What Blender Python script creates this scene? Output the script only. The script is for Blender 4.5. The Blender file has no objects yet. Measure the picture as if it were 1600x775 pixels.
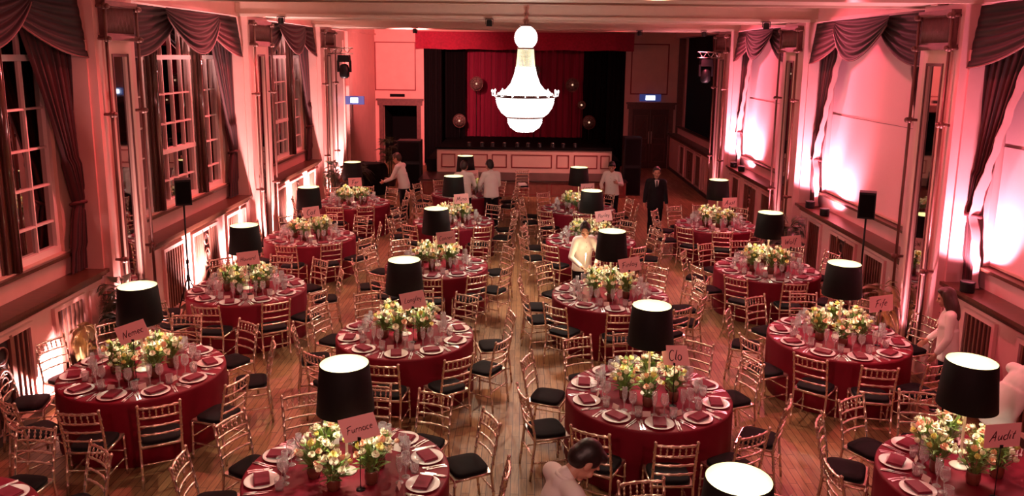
LAMP_E, LAMP_C = 58, (1, .90, .72)
PAR_E = 440
CHAND_E = 165
WORLD_E = .15
EXPO = 0.25
FILL_E = 850
FILL_C = 300
import bpy, bmesh, math, random
from math import sin, cos, pi, radians as R, sqrt, atan2
from mathutils import Vector, Matrix, Euler

SC = bpy.context.scene
COL = SC.collection
random.seed(7)

# ------------------------------------------------------------------ camera
F_PX, PITCH, YAW, ROLL, CAM_H, CY = 1226.2, .178, -.01373, .011688, 4.4594, 307.45
cy_, sy_ = cos(YAW), sin(YAW)
cp_, sp_ = cos(PITCH), sin(PITCH)
W_ = Vector((sy_ * cp_, cy_ * cp_, -sp_))
R_ = Vector((cy_, -sy_, 0))
U_ = R_.cross(W_)
R2 = cos(ROLL) * R_ + sin(ROLL) * U_
U2 = -sin(ROLL) * R_ + cos(ROLL) * U_
cam = bpy.data.cameras.new('camera')
cam.sensor_fit = 'HORIZONTAL'
cam.sensor_width = 36
cam.lens = 36 * F_PX / 1600
cam.shift_y = (CY - 387.5) / 1600
cam.clip_start = .05
cam.clip_end = 200
camo = bpy.data.objects.new('camera', cam)
COL.objects.link(camo)
m3 = Matrix((R2, U2, -W_)).transposed()
camo.matrix_world = Matrix.Translation((0, 0, CAM_H)) @ m3.to_4x4()
SC.camera = camo


def pix(p):
    d = Vector(p) - Vector((0, 0, CAM_H))
    z = d.dot(W_)
    if z < .05:
        return (-1e4, -1e4)
    return (800 + F_PX * d.dot(R2) / z, CY - F_PX * d.dot(U2) / z)


def inframe(p, m=25):
    x, y = pix(p)
    return -m < x < 1600 + m and -m < y < 775 + m


# ------------------------------------------------------------------ materials
def nodes(name):
    m = bpy.data.materials.new(name)
    m.use_nodes = True
    nt = m.node_tree
    return m, nt, nt.nodes['Principled BSDF']


def mat(name, col, rough=.5, metal=0, spec=.5, noise=0, nscale=8, bump=0, bscale=60, coat=0, sheen=0, emit=None, estr=0, stretch=None):
    m, nt, b = nodes(name)
    b.inputs['Base Color'].default_value = (*col, 1)
    b.inputs['Roughness'].default_value = rough
    b.inputs['Metallic'].default_value = metal
    b.inputs['Specular IOR Level'].default_value = spec
    b.inputs['Coat Weight'].default_value = coat
    b.inputs['Sheen Weight'].default_value = sheen
    if emit:
        b.inputs['Emission Color'].default_value = (*emit, 1)
        b.inputs['Emission Strength'].default_value = estr
    tc = None
    if noise or bump:
        tc = nt.nodes.new('ShaderNodeTexCoord')
        mp = nt.nodes.new('ShaderNodeMapping')
        nt.links.new(tc.outputs['Object'], mp.inputs['Vector'])
        if stretch:
            mp.inputs['Scale'].default_value = stretch
    if noise:
        n = nt.nodes.new('ShaderNodeTexNoise')
        n.inputs['Scale'].default_value = nscale
        n.inputs['Detail'].default_value = 5
        nt.links.new(mp.outputs[0], n.inputs['Vector'])
        r = nt.nodes.new('ShaderNodeMapRange')
        r.inputs['From Min'].default_value = .25
        r.inputs['From Max'].default_value = .75
        r.inputs['To Min'].default_value = 1 - noise
        r.inputs['To Max'].default_value = 1 + noise
        nt.links.new(n.outputs['Fac'], r.inputs['Value'])
        mx = nt.nodes.new('ShaderNodeVectorMath')
        mx.operation = 'SCALE'
        mx.inputs[0].default_value = col
        nt.links.new(r.outputs[0], mx.inputs['Scale'])
        nt.links.new(mx.outputs[0], b.inputs['Base Color'])
    if bump:
        n = nt.nodes.new('ShaderNodeTexNoise')
        n.inputs['Scale'].default_value = bscale
        nt.links.new(mp.outputs[0], n.inputs['Vector'])
        bp = nt.nodes.new('ShaderNodeBump')
        bp.inputs['Strength'].default_value = bump
        bp.inputs['Distance'].default_value = .01
        nt.links.new(n.outputs['Fac'], bp.inputs['Height'])
        nt.links.new(bp.outputs[0], b.inputs['Normal'])
    return m


def emis(name, col, s):
    m = bpy.data.materials.new(name)
    m.use_nodes = True
    nt = m.node_tree
    nt.nodes.clear()
    e = nt.nodes.new('ShaderNodeEmission')
    e.inputs[0].default_value = (*col, 1)
    e.inputs[1].default_value = s
    o = nt.nodes.new('ShaderNodeOutputMaterial')
    nt.links.new(e.outputs[0], o.inputs[0])
    return m


def glassmat(name, tint=(1, 1, 1), base=.14):
    m = bpy.data.materials.new(name)
    m.use_nodes = True
    nt = m.node_tree
    nt.nodes.clear()
    t = nt.nodes.new('ShaderNodeBsdfTransparent')
    t.inputs[0].default_value = (*tint, 1)
    g = nt.nodes.new('ShaderNodeBsdfGlossy')
    g.inputs['Roughness'].default_value = .16
    lw = nt.nodes.new('ShaderNodeLayerWeight')
    lw.inputs['Blend'].default_value = .35
    mr = nt.nodes.new('ShaderNodeMapRange')
    mr.inputs['To Min'].default_value = base
    mr.inputs['To Max'].default_value = .85
    nt.links.new(lw.outputs['Facing'], mr.inputs['Value'])
    mx = nt.nodes.new('ShaderNodeMixShader')
    nt.links.new(mr.outputs[0], mx.inputs[0])
    nt.links.new(t.outputs[0], mx.inputs[1])
    nt.links.new(g.outputs[0], mx.inputs[2])
    df = nt.nodes.new('ShaderNodeBsdfDiffuse')  # white diffuse mixed in to mimic glints
    df.inputs[0].default_value = (.9, .9, .9, 1)
    m2 = nt.nodes.new('ShaderNodeMixShader')
    m2.inputs[0].default_value = .20
    nt.links.new(mx.outputs[0], m2.inputs[1])
    nt.links.new(df.outputs[0], m2.inputs[2])
    o = nt.nodes.new('ShaderNodeOutputMaterial')
    nt.links.new(m2.outputs[0], o.inputs[0])
    return m


def floormat():
    m, nt, b = nodes('parquet_floor')
    tc = nt.nodes.new('ShaderNodeTexCoord')
    mp = nt.nodes.new('ShaderNodeMapping')
    mp.inputs['Rotation'].default_value = (0, 0, R(90))
    nt.links.new(tc.outputs['Object'], mp.inputs[0])
    br = nt.nodes.new('ShaderNodeTexBrick')
    br.inputs['Scale'].default_value = 1
    br.inputs['Brick Width'].default_value = .62
    br.inputs['Row Height'].default_value = .085
    br.inputs['Mortar Size'].default_value = .0035
    br.inputs['Mortar Smooth'].default_value = .2
    br.inputs['Color1'].default_value = (.40, .225, .11, 1)
    br.inputs['Color2'].default_value = (.25, .125, .055, 1)
    br.inputs['Mortar'].default_value = (.05, .02, .01, 1)
    nt.links.new(mp.outputs[0], br.inputs[0])
    n = nt.nodes.new('ShaderNodeTexNoise')
    n.inputs['Scale'].default_value = .7
    n.inputs['Detail'].default_value = 6
    nt.links.new(tc.outputs['Object'], n.inputs[0])
    n2 = nt.nodes.new('ShaderNodeTexNoise')
    n2.inputs['Scale'].default_value = 14
    mp2 = nt.nodes.new('ShaderNodeMapping')
    mp2.inputs['Scale'].default_value = (4, .4, 1)
    nt.links.new(tc.outputs['Object'], mp2.inputs[0])
    nt.links.new(mp2.outputs[0], n2.inputs[0])
    add = nt.nodes.new('ShaderNodeMath')
    add.operation = 'ADD'
    nt.links.new(n.outputs[0], add.inputs[0])
    nt.links.new(n2.outputs[0], add.inputs[1])
    mr = nt.nodes.new('ShaderNodeMapRange')
    mr.inputs['From Min'].default_value = .6
    mr.inputs['From Max'].default_value = 1.4
    mr.inputs['To Min'].default_value = .55
    mr.inputs['To Max'].default_value = 1.35
    nt.links.new(add.outputs[0], mr.inputs[0])
    sc = nt.nodes.new('ShaderNodeVectorMath')
    sc.operation = 'SCALE'
    nt.links.new(br.outputs['Color'], sc.inputs[0])
    nt.links.new(mr.outputs[0], sc.inputs['Scale'])
    nt.links.new(sc.outputs[0], b.inputs['Base Color'])
    b.inputs['Roughness'].default_value = .5
    b.inputs['Specular IOR Level'].default_value = .45
    return m


def stripemat(name, c1, c2, scale, rough=.75, axis=0, sheen=.3):
    m, nt, b = nodes(name)
    tc = nt.nodes.new('ShaderNodeTexCoord')
    w = nt.nodes.new('ShaderNodeTexWave')
    w.bands_direction = 'XYZ'[axis]
    w.inputs['Scale'].default_value = scale
    w.inputs['Distortion'].default_value = 1.2
    nt.links.new(tc.outputs['UV'], w.inputs[0])
    mx = nt.nodes.new('ShaderNodeMix')
    mx.data_type = 'RGBA'
    mx.inputs[6].default_value = (*c1, 1)
    mx.inputs[7].default_value = (*c2, 1)
    nt.links.new(w.outputs['Fac'], mx.inputs[0])
    nt.links.new(mx.outputs[2], b.inputs['Base Color'])
    b.inputs['Roughness'].default_value = rough
    b.inputs['Sheen Weight'].default_value = sheen
    return m


M = dict(
    floor=floormat(),
    sash=mat('sash_paint', (.80, .60, .56), .45),
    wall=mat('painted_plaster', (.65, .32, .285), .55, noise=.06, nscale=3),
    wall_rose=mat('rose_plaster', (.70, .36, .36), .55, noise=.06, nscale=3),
    ceiling=mat('ceiling_paint', (.58, .40, .33), .6, noise=.04),
    wood=mat('dark_oak', (.085, .03, .018), .3, noise=.4, nscale=6, stretch=(1, 8, 8)),
    trimwood=mat('stained_moulding', (.11, .032, .028), .45, noise=.3, nscale=10),
    skirting=mat('black_skirting', (.03, .012, .012), .35),
    grille=mat('bronze_grille', (.20, .075, .055), .4, metal=.3),
    grille_back=mat('grille_recess_shade', (.035, .010, .010), .8),  # flat dark plate paints the shade of a recess behind the bars
    brass=mat('aged_brass_pipe', (.14, .05, .04), .35, metal=.4),
    mirror=mat('silvered_mirror', (.62, .60, .60), .03, metal=1),
    frame=mat('window_paint', (.62, .37, .30), .45),
    mullion=mat('varnished_mullion', (.07, .028, .02), .15, coat=.5),
    night=mat('night_window_glass', (.52, .47, .46), .012, metal=1),
    blind=mat('blind_canvas', (.74, .42, .44), .8, noise=.05, nscale=30, stretch=(1, 14, 1)),
    curtain=stripemat('striped_damask', (.085, .012, .015), (.020, .003, .004), 7, sheen=0),
    lining=mat('curtain_lining', (.40, .20, .20), .8),
    stage_red=mat('crimson_velvet', (.22, .001, .035), .8, sheen=.2),
    pelmet=mat('red_pelmet_velvet', (.27, .003, .03), .8, noise=.25, nscale=12),
    black=mat('black_drape', (.004, .003, .0035), .85, spec=.1),
    blackplastic=mat('black_plastic', (.005, .005, .006), .45, spec=.3),
    blackmetal=mat('black_metal', (.02, .02, .02), .35, metal=.6),
    redline=mat('red_beading', (.20, .015, .02), .4),
    panelpink=mat('stage_front_paint', (.62, .40, .34), .5),
    wainscot=mat('wainscot_timber', (.20, .07, .05), .35, noise=.2),
    darkdoor=mat('dark_door_timber', (.055, .018, .014), .3, noise=.3, stretch=(6, 6, 1)),
    chrome=mat('brushed_steel', (.75, .70, .66), .22, metal=1),
    gold=mat('gold_chair_lacquer', (.84, .69, .56), .22, metal=.88),
    cushion=mat('black_cushion', (.006, .004, .005), .8, spec=.15),
    cloth=mat('crimson_tablecloth', (.175, .001, .014), .6, noise=.12, nscale=5, spec=.3),
    plate=mat('white_china', (.85, .83, .80), .15, coat=.4),
    napkin=mat('crimson_napkin', (.17, .004, .022), .8, noise=.15, nscale=30),
    silver=mat('silver_cutlery', (.95, .92, .90), .32, metal=.85),
    glass=glassmat('clear_glass'),
    paper=mat('ivory_card', (.80, .66, .58), .7),
    pinkcard=mat('pink_card', (.90, .50, .49), .7),
    ink=mat('oxblood_ink', (.06, .003, .006), .7),
    leaf=mat('flower_leaves', (.15, .24, .05), .5, noise=.5, nscale=18),
    leafdark=mat('palm_leaves', (.030, .040, .016), .4, noise=.4, nscale=9),
    petal_w=mat('ivory_petals', (.74, .71, .50), .55, noise=.15, nscale=30),
    petal_y=mat('yellow_petals', (.74, .66, .20), .55, noise=.15, nscale=30),
    petal_p=mat('peach_petals', (.78, .44, .28), .55, noise=.15, nscale=30),
    stalk=mat('flower_stalks', (.16, .22, .06), .5),
    vase=mat('amber_vase', (.16, .05, .03), .15, coat=.5),
    shade=mat('black_shade_fabric', (.005, .005, .0045), .7, spec=.2),
    shade_in=mat('shade_lining', (.42, .40, .22), .6),
    stem=mat('ivory_lamp_stem', (.80, .72, .60), .3),
    bulb=emis('warm_bulb', (1, .88, .62), 30),
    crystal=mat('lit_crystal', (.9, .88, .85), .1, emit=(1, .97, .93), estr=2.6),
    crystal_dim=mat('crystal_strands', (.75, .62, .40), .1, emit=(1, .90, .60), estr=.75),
    candle=mat('wax', (.85, .78, .65), .5, emit=(1, .75, .4), estr=.5),
    flame=emis('candle_flame', (1, .72, .35), 12),
    exit=emis('lit_exit_panel', (.72, .80, 1), 4),
    exitgreen=mat('exit_box', (.04, .06, .16), .4, emit=(.05, .08, .35), estr=.35),
    led=emis('led_lens', (1, .75, .75), 18),
    lens=mat('lamp_lens', (.55, .45, .38), .12, metal=.3),
    skin=mat('skin', (.50, .25, .17), .5),
    hair=mat('dark_hair', (.012, .007, .006), .45),
    hairbrown=mat('brown_hair', (.05, .018, .012), .45),
    shirt=mat('white_cotton', (.80, .74, .70), .8, bump=.25, bscale=9),
    suit=mat('black_suit', (.005, .004, .006), .7, spec=.2),
    trousers=mat('black_trousers', (.006, .004, .006), .8, spec=.15),
    shoe=mat('black_leather', (.012, .010, .010), .25),
    lip=mat('lips', (.32, .09, .08), .5),
    eye=mat('dark_eye', (.02, .012, .01), .2),
    pot=mat('dark_planter', (.05, .025, .02), .4),
)

nt_ = M['shade'].node_tree
tl_ = nt_.nodes.new('ShaderNodeBsdfTranslucent')
tl_.inputs[0].default_value = (.55, .56, .36, 1)
mx_ = nt_.nodes.new('ShaderNodeMixShader')
mx_.inputs[0].default_value = .012
nt_.links.new(nt_.nodes['Principled BSDF'].outputs[0], mx_.inputs[1])
nt_.links.new(tl_.outputs[0], mx_.inputs[2])
nt_.links.new(mx_.outputs[0], nt_.nodes['Material Output'].inputs[0])
M['night'].node_tree.nodes['Principled BSDF'].inputs['IOR'].default_value = 2.3


# ------------------------------------------------------------------ mesh helper
class MB:
    def __init__(s):
        s.v, s.f, s.sm, s.uv = [], [], [], None

    def _add(s, vs, fs, smooth):
        b = len(s.v)
        s.v.extend([tuple(p) for p in vs])
        s.f.extend([tuple(b + i for i in f) for f in fs])
        s.sm.extend([smooth] * len(fs))
        return b

    def box(s, c, d, rz=0, taper=1):
        x, y, z = d[0] / 2, d[1] / 2, d[2] / 2
        vs = []
        for k in (-1, 1):
            t = taper if k > 0 else 1
            for (i, j) in ((-1, -1), (1, -1), (1, 1), (-1, 1)):
                px, py = i * x * t, j * y * t
                vs.append((c[0] + px * cos(rz) - py * sin(rz), c[1] + px * sin(rz) + py * cos(rz), c[2] + k * z))
        s._add(vs, [(3, 2, 1, 0), (4, 5, 6, 7), (0, 1, 5, 4), (1, 2, 6, 5), (2, 3, 7, 6), (3, 0, 4, 7)], False)
        return s

    def bx(s, x0, x1, y0, y1, z0, z1):
        return s.box(((x0 + x1) / 2, (y0 + y1) / 2, (z0 + z1) / 2), (abs(x1 - x0), abs(y1 - y0), abs(z1 - z0)))

    def tube(s, pts, rad, n=8, caps=True, closed=False, smooth=True):
        pts = [Vector(p) for p in pts]
        N = len(pts)
        if not hasattr(rad, '__len__'):
            rad = [rad] * N
        vs, fs = [], []
        up = None
        for i in range(N):
            a = pts[(i - 1) % N] if (i or closed) else pts[0]
            b = pts[(i + 1) % N] if (i < N - 1 or closed) else pts[-1]
            t = (b - a)
            t = t.normalized() if t.length > 1e-9 else Vector((0, 0, 1))
            if up is None:
                up = Vector((0, 0, 1)) if abs(t.z) < .9 else Vector((1, 0, 0))
            x = up.cross(t)
            if x.length < 1e-6:
                x = Vector((1, 0, 0)).cross(t)
            x.normalize()
            y = t.cross(x)
            up = y
            for k in range(n):
                q = 2 * pi * k / n
                vs.append(pts[i] + (x * cos(q) + y * sin(q)) * rad[i])
        for i in range(N if closed else N - 1):
            j = (i + 1) % N
            for k in range(n):
                l = (k + 1) % n
                fs.append((i * n + k, i * n + l, j * n + l, j * n + k))
        if caps and not closed:
            fs.append(tuple(range(n - 1, -1, -1)))
            fs.append(tuple((N - 1) * n + k for k in range(n)))
        s._add(vs, fs, smooth)
        return s

    def lathe(s, prof, n=24, c=(0, 0, 0), smooth=True, wob=None, a0=0):
        vs, fs = [], []
        for (r, z) in prof:
            for k in range(n):
                q = a0 + 2 * pi * k / n
                rr = r if wob is None else wob(r, z, q)
                vs.append((c[0] + rr * cos(q), c[1] + rr * sin(q), c[2] + z))
        for i in range(len(prof) - 1):
            for k in range(n):
                l = (k + 1) % n
                fs.append((i * n + k, i * n + l, (i + 1) * n + l, (i + 1) * n + k))
        if prof[0][0] > 1e-4:
            fs.append(tuple(range(n - 1, -1, -1)))
        if prof[-1][0] > 1e-4:
            fs.append(tuple((len(prof) - 1) * n + k for k in range(n)))
        s._add(vs, fs, smooth)
        return s

    def shell(s, prof, n=24, c=(0, 0, 0), smooth=True):
        """open surface of revolution"""
        vs, fs = [], []
        for (r, z) in prof:
            for k in range(n):
                q = 2 * pi * k / n
                vs.append((c[0] + r * cos(q), c[1] + r * sin(q), c[2] + z))
        for i in range(len(prof) - 1):
            for k in range(n):
                l = (k + 1) % n
                fs.append((i * n + k, i * n + l, (i + 1) * n + l, (i + 1) * n + k))
        s._add(vs, fs, smooth)
        return s

    def ell(s, c, r, nu=14, nv=9, M3=None):
        vs, fs = [], []
        if not hasattr(r, '__len__'):
            r = (r, r, r)
        c = Vector(c)
        for i in range(nv + 1):
            t = pi * i / nv
            for k in range(nu):
                q = 2 * pi * k / nu
                p = Vector((r[0] * sin(t) * cos(q), r[1] * sin(t) * sin(q), -r[2] * cos(t)))
                if M3 is not None:
                    p = M3 @ p
                vs.append(c + p)
        for i in range(nv):
            for k in range(nu):
                l = (k + 1) % nu
                fs.append((i * nu + k, i * nu + l, (i + 1) * nu + l, (i + 1) * nu + k))
        s._add(vs, fs, True)
        return s

    def caps(s, a, ra, b, rb, n=12):
        """tapered capsule"""
        a, b = Vector(a), Vector(b)
        d = (b - a).normalized()
        pts, rr = [], []
        for q in (80, 55, 30, 0):
            pts.append(a - d * ra * sin(R(q)))
            rr.append(ra * cos(R(q)))
        for q in (0, 30, 55, 80):
            pts.append(b + d * rb * sin(R(q)))
            rr.append(rb * cos(R(q)))
        return s.tube(pts, rr, n)

    def grid(s, fn, nu, nv, smooth=True, uv=True):
        vs, fs = [], []
        for i in range(nv + 1):
            for k in range(nu + 1):
                vs.append(fn(k / nu, i / nv))
        for i in range(nv):
            for k in range(nu):
                a = i * (nu + 1) + k
                fs.append((a, a + 1, a + nu + 2, a + nu + 1))
        b = s._add(vs, fs, smooth)
        if uv:
            if s.uv is None:
                s.uv = {}
            for i in range(nv + 1):
                for k in range(nu + 1):
                    s.uv[b + i * (nu + 1) + k] = (k / nu, i / nv)
        return s

    def xf(s, fn, start=0):
        for i in range(start, len(s.v)):
            s.v[i] = tuple(fn(Vector(s.v[i])))
        return s

    def mesh(s, name, m):
        me = bpy.data.meshes.new(name)
        me.from_pydata(s.v, [], s.f)
        me.polygons.foreach_set('use_smooth', s.sm)
        if s.uv:
            ul = me.uv_layers.new(name='uv')
            for l in me.loops:
                ul.data[l.index].uv = s.uv.get(l.vertex_index, (0, 0))
        for mm in (m if isinstance(m, (list, tuple)) else [m]):
            me.materials.append(mm)
        me.update()
        return me


def link(name, me, parent=None, loc=(0, 0, 0), rz=0):
    o = bpy.data.objects.new(name, me)
    COL.objects.link(o)
    o.location = loc
    o.rotation_euler = (0, 0, rz)
    if parent is not None:
        o.parent = parent
    return o


def tag(o, label, cat, group=None, kind=None):
    o['label'] = label
    o['category'] = cat
    if group:
        o['group'] = group
    if kind:
        o['kind'] = kind
    n = len(label.replace(',', ' ').split())
    if not 4 <= n <= 16:
        print('LABEL LENGTH', n, label)
    return o


def empty(name, loc, label, cat, group=None, rz=0, kind=None):
    o = bpy.data.objects.new(name, None)
    o.empty_display_size = .1
    COL.objects.link(o)
    o.location = loc
    o.rotation_euler = (0, 0, rz)
    return tag(o, label, cat, group, kind)


def instance(proto, name, label, cat, group, loc, rz=0, keep=None):
    """proto: list of (part name, mesh, sub list); fresh objects share mesh data"""
    root = empty(name, loc, label, cat, group, rz)
    for pn, me, subs in proto:
        p = link(pn, me, root)
        for sn, sme in subs:
            link(sn, sme, p)
    return root


def spot(name, loc, target, energy, col, size=50, blend=.6, radius=.05):
    l = bpy.data.lights.new(name, 'SPOT')
    l.energy = energy
    l.color = col
    l.spot_size = R(size)
    l.spot_blend = blend
    l.shadow_soft_size = radius
    o = bpy.data.objects.new(name, l)
    COL.objects.link(o)
    o.location = loc
    d = Vector(target) - Vector(loc)
    o.rotation_euler = d.to_track_quat('-Z', 'Y').to_euler()
    return o


def point(name, loc, energy, col, radius=.04):
    l = bpy.data.lights.new(name, 'POINT')
    l.energy = energy
    l.color = col
    l.shadow_soft_size = radius
    o = bpy.data.objects.new(name, l)
    COL.objects.link(o)
    o.location = loc
    return o
# ================================================================== ROOM SHELL
H_CEIL = 5.9
PIERS = [(10.60, 11.68), (16.52, 17.82), (22.38, 23.80)]
BAYS = [8.30, 14.12, 20.10]
SIDE = {-1: 'left', 1: 'right'}


def struct(name, mb, m, label, parent=None):
    o = link(name, mb.mesh(name, m), parent)
    if parent is None:
        tag(o, label, 'room structure' if not name.split('_')[0] in ('wall', 'floor', 'ceiling', 'window', 'door', 'trim', 'baseboard') else name.split('_')[0], kind='structure')
    return o


struct('floor', MB().bx(-6.7, 6.7, -2, 36, -.12, 0), M['floor'], 'worn brown parquet floor of the whole ballroom')
cb = MB().bx(-6.7, 6.7, 3, 36, H_CEIL, H_CEIL + .12)
struct('ceiling', cb, M['ceiling'], 'flat painted ceiling above the ballroom beams')
for s in (-1, 1):
    w = MB().bx(s * 6.42, s * 6.7, 4.5, 32.1, 0, H_CEIL)
    # frieze above the windows
    for (a, b) in ((5.0, 10.60), (11.68, 16.52), (17.82, 22.38), (23.8, 31.8)):
        w.bx(s * 5.98, s * 6.42, a, b, 5.2, H_CEIL)
        w.bx(s * 5.93, s * 5.98, a, b, 5.2, 5.26)
        w.bx(s * 5.94, s * 5.98, a, b, 5.62, 5.70)
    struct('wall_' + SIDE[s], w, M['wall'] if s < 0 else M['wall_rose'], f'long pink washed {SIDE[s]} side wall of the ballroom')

# end wall with door openings and the proscenium
ew = MB()
Y0, Y1 = 31.8, 32.1
ew.bx(-6.42, -5.68, Y0, Y1, 0, H_CEIL).bx(-5.68, -4.32, Y0, Y1, 2.43, H_CEIL).bx(-4.32, -4.0, Y0, Y1, 0, H_CEIL)
ew.bx(-4.0, 4.0, Y0, Y1, 4.75, H_CEIL).bx(4.0, 4.38, Y0, Y1, 0, H_CEIL).bx(4.38, 5.85, Y0, Y1, 2.40, H_CEIL).bx(5.85, 6.42, Y0, Y1, 0, H_CEIL)
struct('wall_back', ew, M['wall'], 'far end wall with two doorways and the stage opening')


def outline(mb, x0, x1, z0, z1, y, t=.045, d=.03):
    mb.bx(x0, x1, y - d, y, z1 - t, z1).bx(x0, x1, y - d, y, z0, z0 + t)
    mb.bx(x0, x0 + t, y - d, y, z0 + t, z1 - t).bx(x1 - t, x1, y - d, y, z0 + t, z1 - t)


tm = MB()
outline(tm, -6.0, -4.35, 3.02, 4.95, Y0)
outline(tm, 4.25, 5.75, 2.98, 4.98, Y0)
struct('trim_1', tm, M['redline'], 'dark red panel beading on the end wall beside the stage')
tm = MB()
for (a, b, zt) in ((-5.68, -4.32, 2.43), (4.38, 5.85, 2.40)):
    tm.bx(a - .16, a, Y0 - .07, Y0, 0, zt).bx(b, b + .16, Y0 - .07, Y0, 0, zt).bx(a - .22, b + .22, Y0 - .09, Y0, zt, zt + .2).bx(a - .27, b + .27, Y0 - .14, Y0, zt + .2, zt + .27)
for x in (-6.25, 6.25):
    tm.bx(x - .12, x + .12, Y0 - .10, Y0, 0, 5.2)
struct('trim_2', tm, M['trimwood'], 'stained architraves around the two end wall doorways')
vt = empty('air_vent', (-5.1, Y0 - .03, 2.83), 'small black air vent over the left doorway', 'vent')
link('vent_plate', MB().bx(-.42, .42, -.02, .03, -.13, .13).mesh('vp', M['wall']), vt)
link('vent_slot', MB().bx(-.3, .3, -.04, -.02, -.06, .06).mesh('vs', M['black']), vt)

# left doorway: passage walls painted black for the darkness beyond
dp = MB().bx(-5.75, -5.68, Y1, 34, 0, 2.5).bx(-4.32, -4.25, Y1, 34, 0, 2.5).bx(-5.75, -4.25, 34, 34.1, 0, 2.5).bx(-5.75, -4.25, Y1, 34, 2.43, 2.5)
struct('door_1', dp, M['black'], 'open left doorway leading into a pitch dark passage')
dr = empty('door_2', (0, 0, 0), 'dark double doors with crossed bars right of the stage', 'door', kind='structure')
for (a, b, hx) in ((4.38, 5.11, 5.06), (5.12, 5.85, 5.17)):
    leaf = link('door_leaf', MB().bx(a, b, Y0 + .05, Y0 + .11, 0, 2.4).mesh('door_leaf', M['darkdoor']), dr)
    g = MB()
    for z0, z1 in ((.25, 1.0), (1.2, 2.15)):
        outline(g, a + .1, b - .1, z0, z1, Y0 + .05, .03, .02)
        g.tube([(a + .12, Y0 + .035, z0 + .03), (b - .12, Y0 + .035, z1 - .03)], .012, 6)
    link('door_panel', g.mesh('door_panel', M['trimwood']), leaf)
    link('door_handle', MB().bx(hx - .02, hx + .02, Y0 - .01, Y0 + .05, 1.0, 1.5).mesh('door_handle', M['chrome']), leaf)


# beams
for i, (a, b) in enumerate(PIERS):
    bm_ = MB().bx(-6.42, 6.42, a, b, 5.22, H_CEIL)
    for y in (a - .03, b + .03):
        bm_.bx(-6.2, 6.2, y - .03, y + .03, 5.19, 5.25)
        bm_.bx(-6.2, 6.2, y - .02, y + .02, 5.55, 5.61)
    struct(f'trim_{3+i}', bm_, M['ceiling'], ['nearest ceiling beam spanning the hall above the first piers', 'middle ceiling beam spanning the hall above the second piers', 'farthest ceiling beam spanning the hall in front of the stage'][i])

NTH = ['first', 'second', 'third', 'fourth', 'fifth']


# ------------------------------------------------------------------ piers
def pier(i, s, a, b):
    c = (a + b) / 2
    P = lambda x0, x1, y0, y1, z0, z1, mb: mb.bx(s * x0, s * x1, y0, y1, z0, z1)
    o = empty(f'trim_{10 + i * 2 + (s > 0)}', (0, 0, 0), f'{NTH[i]} mirrored pier from the camera along the {SIDE[s]} wall', 'pier', kind='structure')
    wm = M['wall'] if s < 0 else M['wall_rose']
    body = MB()
    P(5.75, 6.42, a, b, 0, 5.22, body)
    P(5.70, 5.75, a - .02, b + .02, 0, .22, body)
    # near and far return strips
    P(5.86, 6.28, a - .035, a, .25, 4.6, body)
    link('pier_body', body.mesh('pier_body', wm), o)
    fr = MB()
    y0, y1 = c - .33, c + .33
    P(5.70, 5.75, y0, y0 + .13, .36, 4.42, fr)
    P(5.70, 5.75, y1 - .13, y1, .36, 4.42, fr)
    P(5.70, 5.75, y0, y1, 4.42, 4.6, fr)
    P(5.70, 5.75, y0, y1, .22, .36, fr)
    link('mirror_frame', fr.mesh('mirror_frame', M['frame']), o)
    link('mirror_bead', P(5.685, 5.70, y0 + .105, y0 + .135, .36, 4.42, P(5.685, 5.70, y1 - .135, y1 - .105, .36, 4.42, P(5.688, 5.70, y0 + .135, y1 - .135, 4.38, 4.42, MB()))).mesh('mirror_bead', M['trimwood']), o)
    link('mirror', P(5.735, 5.742, y0 + .12, y1 - .12, .34, 4.44, MB()).mesh('mirror', M['mirror']), o)
    cap = MB()
    P(5.66, 5.75, a + .14, b - .14, 4.66, 5.08, cap)
    n = 22
    for k in range(n):
        y = a + .18 + (b - a - .36) * k / (n - 1)
        cap.tube([(s * 5.66, y, 4.70), (s * 5.66, y, 5.04)], .011, 5)
    P(5.62, 5.75, a + .10, b - .10, 5.06, 5.13, cap)
    P(5.63, 5.75, a + .10, b - .10, 4.60, 4.67, cap)
    link('reeded_capital', cap.mesh('reeded_capital', M['trimwood']), o)
    for y in (a + .1, b - .1):
        pp = MB().tube([(s * 5.64, y, .3), (s * 5.64, y, 5.12)], .022, 8)
        q = link('brass_pipe', pp.mesh('brass_pipe', M['brass']), o)
        br = MB()
        for z in (1.55, 3.6, 4.62, 5.05):
            br.tube([(s * 5.75, y, z), (s * 5.62, y, z)], [.02, .03], 8)
            br.ell((s * 5.60, y, z), .04, 8, 6)
            br.tube([(s * 5.64, y, z - .04), (s * 5.64, y, z + .04)], .034, 8)
        link('pipe_bracket', br.mesh('pipe_bracket', M['brass']), q)
    cor = MB()
    P(5.60, 5.80, c - .09, c + .09, 5.2, 5.4, cor)
    P(5.56, 5.80, c - .12, c + .12, 5.4, 5.45, cor)
    link('corbel', cor.mesh('corbel', wm), o)


for i, (a, b) in enumerate(PIERS):
    for s in (-1, 1):
        pier(i, s, a, b)


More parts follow.
